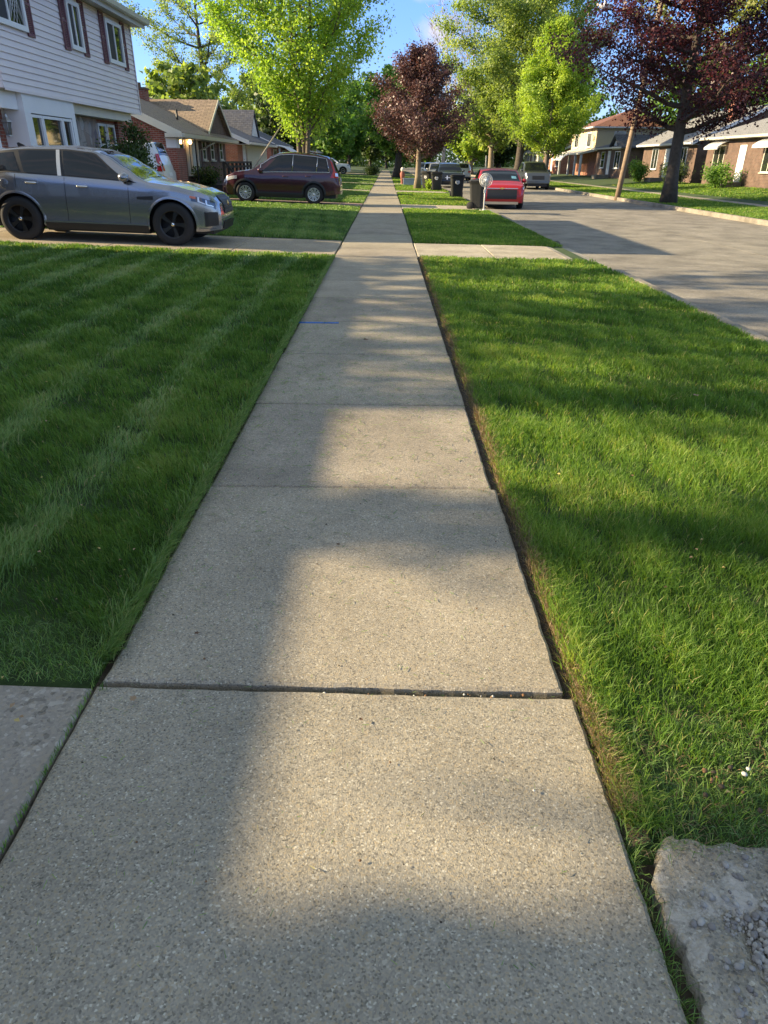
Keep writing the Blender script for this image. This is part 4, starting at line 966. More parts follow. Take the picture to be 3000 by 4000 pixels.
# --- brick ranch house beyond the driveway
C_ = wthing('brick_house', 'brown brick house with tan shingle roof, street facing gable and lit porch lamp', 'house', (-9, 37.5, .34))
xf, ya, yb = -9.0, 31.75, 43.2; xb = -17.0; ev, rg = 2.72, 4.45; xm = (xf+xb)/2
mb = MB(); mb.prism([(xf, .0), (xf, ev), (xm, rg-.05), (xb, ev), (xb, .0)], ya+.0, yb); mb.build('wall', [M['brick']], C_)
mb = MB(); mb.box(xf+.001, xf+.02, 33.0, yb-.01, .2, ev-.05); mb.build('front_wall', M['brick_br'], C_)
mb = MB(); gable_roof(mb, 1, xf, ya, yb, 8.0, ev, rg, .75, .25)
# cross gable
gy0, gy1, gm_, gz0, gz1, gx = 37.55, 42.75, 40.15, 2.72, 4.12, -8.72
def crossg(mb, xfront, xback, y0, y1, z0, z1, th=.12, oh=.12):
    ym = (y0+y1)/2; sl = (z1-z0)/((y1-y0)/2)
    mb.prism([(y0-oh, z0-sl*oh), (ym, z1), (ym, z1+th), (y0-oh, z0-sl*oh+th)], xback, xfront, 'x')
    mb.prism([(ym, z1), (y1+oh, z0-sl*oh), (y1+oh, z0-sl*oh+th), (ym, z1+th)], xback, xfront, 'x')
crossg(mb, gx+.2, -13.2, gy0, gy1, gz0, gz1)
rfC = mb.build('roof', M['roof_tan'], C_)
mb = MB(); mb.prism([(gy0, gz0), (gy1, gz0), (gm_, gz1-.01)], xf-.5, gx, 'x'); mb.build('gable_wall', M['brick_br'], C_)
mb = MB()
for (a, b) in (((gy0-.14, gz0-.1), (gm_, gz1+.0)), ((gy1+.14, gz0-.1), (gm_, gz1+.0))):
    mb.prism([(a[0], a[1]-.02), (b[0], b[1]-.02), (b[0], b[1]+.14), (a[0], a[1]+.14)] if a[0] < b[0] else [(a[0], a[1]-.02), (a[0], a[1]+.14), (b[0], b[1]+.14), (b[0], b[1]-.02)], gx+.205, gx+.24, 'x')
sl = (rg-ev)/4
mb.build('gable_trim', M['cream'], C_)
for (xa, za, xc, zc) in ((xf+.75, ev-sl*.75, xm, rg), (xb-.75, ev-sl*.75, xm, rg)):
    mb = MB(); mb.prism([(xa, za-.14), (xc, zc-.14), (xc, zc+.15), (xa, za+.15)] if xa < xc else [(xa, za-.14), (xa, za+.15), (xc, zc+.15), (xc, zc-.14)], ya-.29, ya-.255); mb.build('rake_board', M['cream'], C_)
mb = MB(); zge = ev-sl*.75; mb.prism([(-8.249, zge-.04), (-8.16, zge-.04), (-8.12, zge+.1), (-8.249, zge+.1)], ya-.28, 42.9); mb.box(-8.9, -8.2, ya-.40, ya-.295, zge-.04, zge+.10); gut = mb.build('gutter', M['cream'], C_)
mb = MB(); mb.box(xf+.0, -8.26, ya-.2, yb, zge-.06, zge-.042); mb.build('soffit', M['soffit'], C_)
mb = MB(); mb.box(xf, xf+.42, ya, ya+.5, zge-.42, zge-.07); mb.build('porch_beam', M['white'], C_)
mb = MB(); mb.tube([(-8.2, 37.1, zge-.04), (-8.2, 37.1, zge-.12), (-8.9, 36.9, zge-.45), (-8.9, 36.9, .4)], .04, 6); mb.build('downspout', M['gutter'], C_)
mb = MB(); mb.box(xf, xf+.42, ya, 33.0, .2, zge-.42); mb.build('porch_pier', M['brick'], C_)
mb = MB(); mb.box(xf+.022, xf+.05, 33.3, 34.15, .55, 2.38); d = mb.build('door', M['glass'], C_)
mb = MB(); mb.box(xf+.022, xf+.08, 33.2, 33.3, .5, 2.46); mb.box(xf+.022, xf+.08, 34.15, 34.25, .5, 2.46); mb.box(xf+.022, xf+.08, 33.3, 34.15, 2.38, 2.46); sub('door_frame', mb, M['white'], d, C_)
mb = MB(); mb.box(xf+.70, xf+.75, 33.62, 33.67, .3, 2.5); mb.build('porch_column', M['black'], C_)
mb = MB(); mb.lathe([(0, -.09), (.07, -.06), (.085, 0), (.05, .07), (0, .08)], (xf+.25, 34.62, 2.25), n=12); mb.build('porch_lamp', M['porchlight'], C_)
window(C_, 1, xf+.02, 34.85, 36.5, 1.05, 2.36, M['cream'], mull=(35.4,), fw_=.12, proud=.10, curtain=(35.75, 36.4))
for (a, b) in ((37.75, 38.35), (39.5, 40.1), (41.6, 42.2)):
    window(C_, 1, xf+.02, a, b, 1.6, 2.42, M['cream'], rail=2.0, fw_=.08)
    shutter(C_, 1, xf+.02, a-.45, a-.12, 1.5, 2.48, M['shutter_br']); shutter(C_, 1, xf+.02, b+.12, b+.45, 1.5, 2.48, M['shutter_br'])
chimney(C_, rfC, -12.25, 39.6, 3.2, 4.6, .7)
mb = MB(); mb.tube([(-9.8, 36.9, 2.9), (-9.8, 36.9, 3.62)], .05, 8); sub('vent_pipe', mb, M['black'], rfC, C_)

# porch railing of that house
rl = wthing('porch_railing', 'dark wooden railing with slats in front of the brick house', 'railing', (-7.4, 38, .34))
mb = MB(); mb.box(-7.5, -7.38, 35.2, 42.2, 1.42, 1.50); mb.box(-7.47, -7.41, 35.2, 42.2, 1.22, 1.32); mb.box(-7.47, -7.41, 35.2, 42.2, .62, .70); mb.build('rail', M['wood_dark'], rl)
for k in range(8):
    yy = 35.2+k*1.0; mb = MB(); mb.box(-7.5, -7.39, yy-.055, yy+.055, .1, 1.42); mb.build('post', M['wood_dark'], rl)
mb = MB(); mb.box(-8.9, -7.35, 35.1, 42.3, .30, .52); mb.build('deck', M['wood_dark'], rl)
mb = MB(); mb.prism([(-7.45, 1.5), (-7.33, 1.5), (-6.6, .55), (-6.72, .55)], 35.1, 35.2); mb.build('stair_rail', M['wood_dark'], rl)
lp = wthing('leaning_pole', 'slim pale pole leaning up from the railing into the green maple', 'pole', (-6.9, 37.0, .34))
mb = MB(); mb.tube([(-6.9, 36.5, .5), (-5.0, 37.6, 3.1)], [.05, .03], 8); mb.build('shaft', M['bark_pale'], lp)

# --- further houses, left row
D_, rD = house('red_brick_house', 'red brick house with grey roof and white front, past the tan roofed house', 1, -9.0, 46.8, 57.6, 8, .34, 2.75, 4.3, M['brick_or'], M['roof_dark'],
      wins=[(50.6, 51.9, .95, 2.4), (54.6, 55.9, .95, 2.4)], door=(48.4, 49.3, 'white'), chim=(-12.0, 54.0, 3.5, 4.9), oh=.8)
mb = MB(); mb.box(-8.98, -8.9, 49.5, 57.5, .5, 2.55); mb.build('white_panel', M['cream'], D_)
mb = MB(); crossg(mb, -9.4, -13.5, 54.4, 57.9, 3.0, 4.6); sub('dormer_roof', mb, M['roof_dark'], rD, D_)
mb = MB(); mb.prism([(54.5, 2.9), (57.8, 2.9), (56.15, 4.58)], -13, -9.5, 'x'); sub('dormer', mb, M['white'], rD, D_)
E_, rE = house('awning_house', 'low brick house with white slatted metal awnings, behind the maroon suv roof', 1, -9.2, 61.6, 72.2, 8, .34, 2.75, 4.4, M['brick'], M['roof_dark'],
      wins=[(63, 64.6, 1, 2.3), (68.5, 69.8, 1, 2.3)], door=(66, 66.9, 'white'), awn=[(62.2, 65.4, 2.75, 1.7, .55), (67.8, 70.6, 2.7, 1.2, .5)], chim=(-12.6, 69, 3.6, 5))
house('far_brick_house', 'far brick house with pale gable left of the white pickup', 1, -10, 92, 102, 8, .34, 2.75, 4.5, M['brick_or'], M['roof_brown'], wins=[(94, 95.4, 1, 2.3), (98, 99.3, 1, 2.3)], door=(96.5, 97.3, 'white'))
house('far_brick_house', 'farthest brick house seen beyond the white suv', 1, -10, 107, 117, 8, .34, 2.75, 4.5, M['brick'], M['roof_grey'], wins=[(109, 110.4, 1, 2.3), (113, 114.3, 1, 2.3)], door=(111.5, 112.3, 'white'))
house('far_ranch_house', 'far ranch house across the street beyond the yellow house', -1, 22.0, 97, 108, 9, .42, 3.1, 5.0, M['brick_or'], M['roof_brown'], wins=[(98.5, 100, 1.3, 2.6), (104, 105.2, 1.3, 2.6)], door=(102, 102.9, 'white'))
house('far_ranch_house', 'farthest pale ranch house across the street', -1, 22.0, 112, 123, 9, .42, 3.1, 5.0, M['cream'], M['roof_grey'], wins=[(113.5, 115, 1.3, 2.6), (119, 120.2, 1.3, 2.6)], door=(117, 117.9, 'shutter'))
# --- near neighbours out of the picture on the left (their roofs shade the lawn)
house('shading_house', 'low brick house beside the near lawn, left of the view', 1, -8.6, -6.5, 12.75, 8.4, .34, 2.8, 4.905, M['brick_br'], M['roof_grey'], wins=[(4, 6, 1, 2.3), (9, 10.3, 1, 2.3)], door=(7, 7.9, 'white'), oh=.4)
# --- right row
zr = .42
N1, rN1 = house('grey_ranch_house', 'brown brick ranch house with grey hipped roof at the right picture edge', -1, 22.0, 41.2, 53.2, 9, zr, 3.12, 5.1, M['brick_br'], M['roof_grey'], hip=True,
      wins=[(43, 45, 1.3, 2.7), (50.4, 51.9, 1.3, 2.7)], door=(47.4, 48.3, 'white'), oh=.5, trim='cream', awn=[(42.6, 45.4, 3.0, .7, .35), (50.1, 52.2, 3.0, .7, .35)])
mb = MB(); mb.tube([(24, 49.6, 3.7), (24, 49.6, 4.35)], .06, 8); sub('vent_pipe', mb, M['black'], rN1, N1)
N2, rN2 = house('grey_ranch_house', 'brick ranch house with pale grey gabled roof behind the purple maple trunk', -1, 22.3, 55.8, 67.2, 9.5, zr, 3.2, 5.35, M['brick_br'], M['roof_grey'],
      wins=[(57.5, 59.3, 1.3, 2.7), (63.5, 64.8, 1.3, 2.7)], door=(61, 61.9, 'white'), chim=(25.0, 56.8, 4.2, 6.2, .85), oh=.55)
N3, rN3 = house('dark_roofed_house', 'low house with dark hipped roof in front of the yellow house', -1, 21.6, 70.2, 79.5, 9, zr, 2.9, 4.3, M['brick_br'], M['roof_dark'], hip=True,
      wins=[(71.5, 73, 1.3, 2.6), (76.5, 77.6, 1.3, 2.6)], door=(74.5, 75.4, 'white'), oh=.5)
mb = MB(); crossg(mb, 21.2, 25, 71.3, 74.2, 2.95, 3.95); sub('dormer_roof', mb, M['roof_dark'], rN3, N3)
mb = MB(); mb.prism([(71.45, 2.8), (74.05, 2.8), (72.75, 3.9)], 21.5, 25, 'x'); sub('dormer', mb, M['white'], rN3, N3)
mb = MB(); mb.box(27.5, 28.2, 69.2, 69.9, 3, 5.7)
N4 = wthing('yellow_house', 'two storey house with sunlit yellow siding and brown hipped roof', 'house', (21.9, 87, zr))
mb = MB(); mb.box(22.5, 32, 82.1, 92.4, zr-.3, 2.8); mb.build('wall', M['brick_or'], N4)
mb = MB(); mb.box(22.0, 32.1, 82, 92.5, 2.8, 5.0)
z = 2.8
while z < 4.95:
    mb.prism([(22.0, z), (21.97, z), (21.985, z+.13), (22.0, z+.13)][::-1], 82, 92.5); mb.prism([(82, z), (81.97, z), (81.985, z+.13), (82, z+.13)], 22.0, 32.1, 'x'); z += .14
mb.build('siding', M['yellow'], N4)
mb = MB(); hip_roof(mb, -1, 22, 82, 92.5, 10, 5.05, 7.0, .55); mb.build('roof', M['roof_brown'], N4)
mb = MB(); mb.box(21.36, 21.45, 81.4, 93.1, 4.92, 5.06); mb.box(21.45, 32.6, 81.36, 81.45, 4.92, 5.06); mb.build('gutter', M['white'], N4)
window(N4, -1, 21.97, 83.8, 85.3, 3.3, 4.5, M['white'], mull=(84.3, 84.8), fw_=.15); window(N4, -1, 21.97, 89.3, 90.8, 3.3, 4.5, M['white'], mull=(90,), fw_=.1)
mb = MB(); mb.box(23.9, 24.9, 81.955, 81.965, 3.55, 4.55); w_ = mb.build('window', M['curtain'], N4)
mb = MB()
for (a, b, c, d) in ((23.8, 23.9, 3.45, 4.65), (24.9, 25.0, 3.45, 4.65), (23.9, 24.9, 4.55, 4.65), (23.9, 24.9, 3.45, 3.55), (23.9, 24.9, 4.02, 4.08)): mb.box(a, b, 81.93, 81.96, c, d)
sub('frame', mb, M['white'], w_, N4)
mb = MB(); mb.prism([(21.9, 3.0), (20.4, 2.6), (20.4, 2.45), (21.9, 2.75)], 81.8, 92.6); mb.build('porch_roof', M['cream'], N4)
for yy in (82.2, 84.6, 87.5, 92.0):
    mb = MB(); mb.box(20.6, 20.8, yy-.1, yy+.1, zr, 2.5); mb.build('porch_post', M['white'], N4)
awning(N4, -1, 20.4, 86.5, 91, 2.55, .8, .5)
# the number hung beside the upper window
mb = MB(); xx = 21.955
def stroke(pts, y0, z0, k): mb.tube([(xx, y0-p[0]*k, z0+p[1]*k) for p in pts], .025, 5)
stroke([(0, .9), (.25, 1), (.45, .85), (.4, .6), (0, 0), (.5, .05)], 83.15, 3.75, .55)
stroke([(.35, 0), (.4, 1), (0, .4), (.55, .42)], 82.75, 3.62, .55)
mb.build('number_sign', M['black'], N4)

# ---------------------------------------------------------------- utility pole, lamp
up_ = wthing('utility_pole', 'weathered wooden utility pole with a street lamp arm across the street', 'pole', (12.75, 41, -.03))
mb = MB(); mb.tube([(12.55, 41, -.2), (12.75, 41, 2.2), (13.05, 41, 5.5), (13.35, 41, 9.6)], [.15, .14, .13, .12], 12); mb.build('shaft', M['wood_pole'], up_)
mb = MB(); mb.tube([(13.2, 41, 7.4), (12.4, 41, 7.75), (11.3, 41, 8.3), (10.9, 41, 8.42)], .035, 8); arm = mb.build('lamp_arm', M['metal'], up_)
mb = MB(); mb.lathe([(0, -.02), (.08, 0), (.14, .25), (.11, .55), (.05, .68), (0, .68)], (10.3, 41, 8.42), 'x', 12); mb.lathe([(.05, 0), (.05, .12), (0, .13)], (10.55, 41, 8.53), n=8); sub('lamp_head', mb, M['white'], arm, up_)
sp = wthing('sign_post', 'slim white post on the lawn strip across the street by the silver suv', 'post', (9.0+3.9, 100, -.03))
mb = MB(); mb.box(12.85, 13.0, 99.9, 100.05, -.1, 2.4); mb.build('post', M['white'], sp)

# ---------------------------------------------------------------- cars
def interp(keys):
    xs = [k[0] for k in keys]; zs = [k[1] for k in keys]
    def f(x):
        if x <= xs[0]: return zs[0]
        if x >= xs[-1]: return zs[-1]
        i = np.searchsorted(xs, x)-1
        t = (x-xs[i])/(xs[i+1]-xs[i]); t2 = t*t*(3-2*t)
        t = .55*t+.45*t2
        return zs[i]*(1-t)+zs[i+1]*t
    return f
class Car:
    """x forward, origin on the ground below the front axle; all profiles are functions of x"""
    def __init__(s, root, sp):
        s.root = root; s.sp = sp; s.xf, s.xr = sp['front'], sp['rear']; s.wb = sp['wb']; s.hw = sp['hw']; s.wr = sp['wr']; s.ar = sp['wr']*1.16
        s.top = interp(sp['top']); s.belt = interp(sp['belt']); s.sill = sp['sill']; s.plan = interp(sp['plan']); s.roofin = interp(sp.get('roofin', [(0, .78)]))
        s.low = interp(sp['low'])
    def arch(s, x, ar=None):
        ar = ar or s.ar; z = s.low(x)
        for xc in (0, -s.wb):
            d = abs(x-xc)
            if d < ar: z = max(z, s.wr+math.sqrt(ar*ar-d*d))
        return z
    def side(s, x, z, off=0):
        w = s.hw*s.plan(x); b = s.belt(x); t = (z-.25)/(b-.25)
        f = float(np.interp(t, [-.2, 0, .12, .35, .6, .78, .92, 1.0], [.93, .955, .975, .985, 1.0, .995, .985, .955]))
        # slight hollow above the sill
        f -= .018*math.exp(-((t-.25)/.09)**2)*(1 if -s.wb+.3 < x < -.35 else 0)
        return w*f+off
    def upper(s, x, v, off=0):
        """greenhouse: v 0 belt .. 1 roof edge"""
        b, t = s.belt(x), s.top(x); zt = t-.035-.02*(t-b); zt = max(zt, b+.004)
        y0 = s.side(x, b); k = min(1, (zt-b)/.42); y1 = y0*(1-(1-s.roofin(x))*k)
        bow = .02*math.sin(math.pi*v)*k
        return (y0+(y1-y0)*v+bow+off, b+(zt-b)*v)
    def crown(s, x, u, off=0):
        """roof/bonnet: u 0 edge .. 1 centre"""
        ye, ze = s.upper(x, 1); t = s.top(x)
        return (ye*(1-u), ze+(t-ze)*math.sin(min(1, u*1.6)*math.pi/2)+off)
    def body(s, mat):
        xs = list(np.linspace(s.xr, s.xf, 74))
        for xc in (0, -s.wb):
            xs += [xc+s.ar*math.cos(a) for a in np.linspace(0, math.pi, 25)]
            xs += [xc+s.ar*1.002, xc-s.ar*1.002]
        xs = sorted(set(round(x, 4) for x in xs if s.xr <= x <= s.xf))
        for sy in (1, -1):
            P = []
            for x in xs:
                zb = s.arch(x); b = s.belt(x); row = []
                for t in np.linspace(0, 1, 11): z = zb+(b-zb)*t; row.append((x, sy*s.side(x, z), z))
                for v in (.08, .3, .6, .85, .95, 1.0): y, z = s.upper(x, v); row.append((x, sy*y, z))
                for u in (.06, .14, .3, .5, .75, 1.0): y, z = s.crown(x, u); row.append((x, sy*y, z))
                P.append(row)
            s_ = s.mb; s_.grid(P if sy < 0 else P[::-1], 0, True)
        # front and rear end caps
        for x, f in ((s.xf, 1), (s.xr, -1)):
            rows = []
            zb, b = s.low(x), s.belt(x); pr = [(s.side(x, zb+(b-zb)*t), zb+(b-zb)*t) for t in np.linspace(0, 1, 9)]
            y, z = s.upper(x, 1); pr.append((y, z)); pr += [s.crown(x, u) for u in (.14, .4, .7, 1)]
            for y, z in pr: rows.append([(x+f*.03*(1-(q)**2), y*q, z) for q in (-1, -.75, -.4, 0, .4, .75, 1)])
            s.mb.grid(rows if f > 0 else rows[::-1], 0, True)
    def strip(s, mb, x0, x1, zf0, zf1, off=.004, n=24, m=0, rows=3, sides=(1, -1)):
        for sy in sides:
            P = []
            for x in np.linspace(x0, x1, n):
                a, b = zf0(x), zf1(x); P.append([(x, sy*s.side(x, a+(b-a)*k/rows, off), a+(b-a)*k/rows) for k in range(rows+1)])
            mb.grid(P, m, True)
    def win(s, mb, x0b, x1b, x0t, x1t, v0=.07, v1=.88, off=.006, n=14, m=0, sides=(1, -1)):
        for sy in sides:
            P = []
            for i in range(n+1):
                row = []
                for k in range(5):
                    v = v0+(v1-v0)*k/4; q = k/4; a = x0b+(x0t-x0b)*q; b = x1b+(x1t-x1b)*q; x = a+(b-a)*i/n
                    y, z = s.upper(x, v, off); row.append((x, sy*y, z))
                P.append(row)
            mb.grid(P, m, True)
    def screen_(s, mb, x0, x1, u0=.10, off=.006, n=14, m=0):
        P = []
        for i in range(n+1):
            x = x0+(x1-x0)*i/n; row = []
            us = [u0, .2, .4, .7, 1]
            for u in us: y, z = s.crown(x, u, off); row.append((x, -y, z))
            for u in us[::-1][1:]: y, z = s.crown(x, u, off); row.append((x, y, z))
            P.append(row)
        mb.grid(P, m, True)
def wheel(root, x, y, sy, r, w, rimmat, spokes=5, style='y', hub='chrome', detail=True):
    we = bpy.data.objects.new('wheel', None); scene.collection.objects.link(we); we.parent = root; we.location = (x, y, r); we.empty_display_size = .1
    h = w/2; mb = MB(); rr_ = r*.66
    mb.lathe([(rr_, -h*.9), (r*.80, -h), (r*.95, -h*.92), (r, -h*.7), (r, h*.7), (r*.95, h*.92), (r*.80, h), (rr_, h*.9)], (0, 0, 0), 'y', 40 if detail else 20); mb.build('tyre', M['tyre'], we)
    mb = MB(); f = sy*h
    mb.lathe([(rr_*1.01, f*.95), (rr_*.93, f*.90), (rr_*.90, f*.55), (rr_*.9, -f*.3), (0, -f*.3)], (0, 0, 0), 'y', 32 if detail else 16, m=1)
    mb.lathe([(rr_*1.02, f*.93), (rr_*.95, f*.97), (rr_*.90, f*.86)], (0, 0, 0), 'y', 32 if detail else 16, m=0)
    if detail:
        for k in range(spokes):
            a = 2*math.pi*k/spokes+.3
            def pt(rad, da, yy): return (rad*math.sin(a+da), yy, rad*math.cos(a+da))
            if style == 'y':
                mb.add([pt(.03, -.9, f*.80), pt(.03, .9, f*.80), pt(rr_*.93, .14, f*.86), pt(rr_*.93, -.14, f*.86), pt(.03, -.9, f*.55), pt(.03, .9, f*.55), pt(rr_*.93, .14, f*.6), pt(rr_*.93, -.14, f*.6)], [(0, 1, 2, 3), (4, 7, 6, 5), (0, 3, 7, 4), (1, 5, 6, 2)])
                mb.add([pt(rr_*.5, .06, f*.85), pt(rr_*.5, -.06, f*.85), pt(rr_*.93, .22, f*.88), pt(rr_*.93, .32, f*.88)], [(0, 1, 2, 3)])
            else:
                for dd in (-.13, .17):
                    mb.add([pt(.045, dd*1.8-.25, f*.86), pt(.045, dd*1.8+.25, f*.86), pt(rr_*.94, dd+.32, f*.92), pt(rr_*.94, dd+.13, f*.92), pt(.045, dd*1.8, f*.6), pt(rr_*.94, dd+.22, f*.62)], [(0, 1, 2, 3), (0, 3, 5, 4), (1, 4, 5, 2)])
    mb.lathe([(0, f*.93), (.035, f*.92), (.05, f*.86), (.05, f*.5)], (0, 0, 0), 'y', 14)
    mb.build('rim', [rimmat, M['black']], we)
    if detail:
        mb = MB(); mb.lathe([(0, f*.955), (.028, f*.95), (.030, f*.93)], (0, 0, 0), 'y', 12); mb.build('hub_cap', M[hub], we)
    return we
def make_car(name, label, loc, rotz, sp, pm, rim, detail=True, group=None, pitch_=0):
    root = thing(name, label, sp.get('cat', 'car'), loc, rotz, group); root.rotation_euler = (0, pitch_, rotz)
    c = Car(root, sp); c.mb = MB(); c.body(pm); c.mb.build('body', pm, root)
    wb, hw = sp['wb'], sp['hw']; xf, xr = c.xf, c.xr
    # underbody and wheel wells
    mb = MB(); mb.box(xr+.15, xf-.12, -hw*.70, hw*.70, .22, .74); mb.box(-wb+c.ar+.02, -c.ar-.02, -hw*.9, hw*.9, .2, .5); mb.build('underbody', M['black'], root)
    # windows
    for w_ in sp['wins']:
        for sy in (1, -1): mb = MB(); c.win(mb, *w_, sides=(sy,)); mb.build('window', M['carglass'], root)
    if sp.get('band'):
        a_ = sp['band']
        for sy in (1, -1): mb = MB(); c.win(mb, a_[0], a_[1], a_[2], a_[3], .02, .95, .003, 30, sides=(sy,)); mb.build('window_surround', M['black'], root)
    mb = MB(); c.screen_(mb, sp['ws'][0], sp['ws'][1]); mb.build('windshield', M['carglass'], root)
    if 'rw' in sp: mb = MB(); c.screen_(mb, sp['rw'][0], sp['rw'][1], .14); mb.build('rear_window', M['carglass'], root)
    if sp.get('clad', 1):
        h = sp.get('cladh', .09); k = sp.get('archw', .05)
        for sy in (1, -1):
            mb = MB(); c.strip(mb, -wb+c.ar, -c.ar, lambda x: c.low(x)-.02, lambda x: c.low(x)+h, .008, 20, sides=(sy,)); mb.build('cladding', sp.get('cladmat') or M['black'], root)
            for xc in (0, -wb):
                mb = MB(); P = []
                for a in np.linspace(-.25, math.pi+.25, 30):
                    row = []
                    for q in (0, .5, 1):
                        rad = c.ar-.004+k*q; x = xc+rad*math.cos(a); z = max(c.wr+rad*math.sin(a), c.low(min(max(x, xr), xf)))
                        row.append((x, sy*(c.side(min(max(x, xr+.01), xf-.01), z, .010 if q < 1 else .004)), z))
                    P.append(row)
                mb.grid(P, 0, True); mb.build('arch_trim', sp.get('cladmat') or M['black'], root)
    # wheels
    for x in (0, -wb):
        for sy in (1, -1): wheel(root, x, sy*(hw-.135), sy, c.wr, .24, rim, sp.get('spokes', 5), sp.get('style', 'y'), detail=detail)
    # door seams, handles, mirrors
    if detail:
        mb = MB()
        for x, zt in sp['seams']:
            for sy in (1, -1):
                P = [[(x+dx+.03*math.sin((z-.4)*2), sy*c.side(x, z, .003), z) for z in np.linspace(c.arch(x)+.08, c.belt(x)-.01, 9)] for dx in (-.004, .004)]
                mb.grid(P, 0, True)
        mb.build('door_seams', M['black'], root)
    for x in sp['handles']:
        for sy in (1, -1):
            z = c.belt(x)-.14; y = c.side(x, z)
            mb = MB(); mb.tube([(x-.11, sy*(y+.005), z), (x-.08, sy*(y+.03), z+.004), (x+.08, sy*(y+.03), z+.008), (x+.11, sy*(y+.005), z+.008)], [.012, .016, .016, .012], 8); mb.build('door_handle', sp.get('handlemat') or pm, root)
    xm = sp['mirror']
    for sy in (1, -1):
        z = c.belt(xm)+.06; y = c.side(xm, c.belt(xm))
        mb = MB(); mb.lathe([(0, -.13), (.07, -.11), (.095, -.02), (.085, .05), (.055, .10), (0, .11)], (0, 0, 0), 'x', 14)
        mb.v = [(xm+v[0]*.75+.02, sy*(y+.10)+v[1]*1.15, z+.02+v[2]*.85) for v in mb.v]; mb.tube([(xm, sy*(y-.01), z-.07), (xm, sy*(y+.05), z-.03)], .03, 8, m=1); mb.build('mirror', [pm, M['black']], root)
    sp['extra'](c, root, sp)
    # rake the nose and tail: bonnet edge and chin set back from the bumper line
    def walk(o):
        for ch in o.children:
            if ch.name.startswith('wheel') or ch.type == 'EMPTY': continue
            if ch.type == 'MESH':
                zb_ = sp.get('bumpz', .55)
                for v in ch.data.vertices:
                    x, z = v.co.x, v.co.z
                    if x > xf-.5:
                        k = (x-xf+.5)/.5; v.co.x -= k*k*(sp.get('lean', .16)*max(0, z-zb_)/.4+.22*max(0, zb_-.12-z))
                    elif x < xr+.5:
                        k = (xr+.5-x)/.5; v.co.x += k*k*(.10*max(0, z-zb_-.1)/.5+.2*max(0, zb_-.12-z))
            walk(ch)
    walk(root)
    return root
def patch_front(c, mb, y0, y1, z0, z1, d=.012, n=8, m=0, shape=None, front=True):
    """panel hugging the nose (or tail) of the car"""
    P = []
    for i in range(n+1):
        row = []
        for k in range(5):
            y = y0+(y1-y0)*i/n; z = z0+(z1-z0)*k/4
            if shape: y, z = shape(y, z)
            x = nose(c, y, z, front)+(d if front else -d); row.append((x, y, z))
        P.append(row)
    mb.grid(P if front else P[::-1], m, True)
def nose(c, y, z, front=True):
    """x of the body skin seen from the front at height z and offset y"""
    xe = c.xf if front else c.xr; step = -.01 if front else .01; x = xe; q = abs(y)
    for _ in range(120):
        zz = min(z, c.belt(x)); w = c.side(x, zz)
        if w >= q and c.top(x) >= z-.002: break
        x += step
    if x == xe:
        w = c.side(xe, min(z, c.belt(xe))); k = min(1, q/w); x = xe+(1 if front else -1)*.03*(1-k*k)
    return x
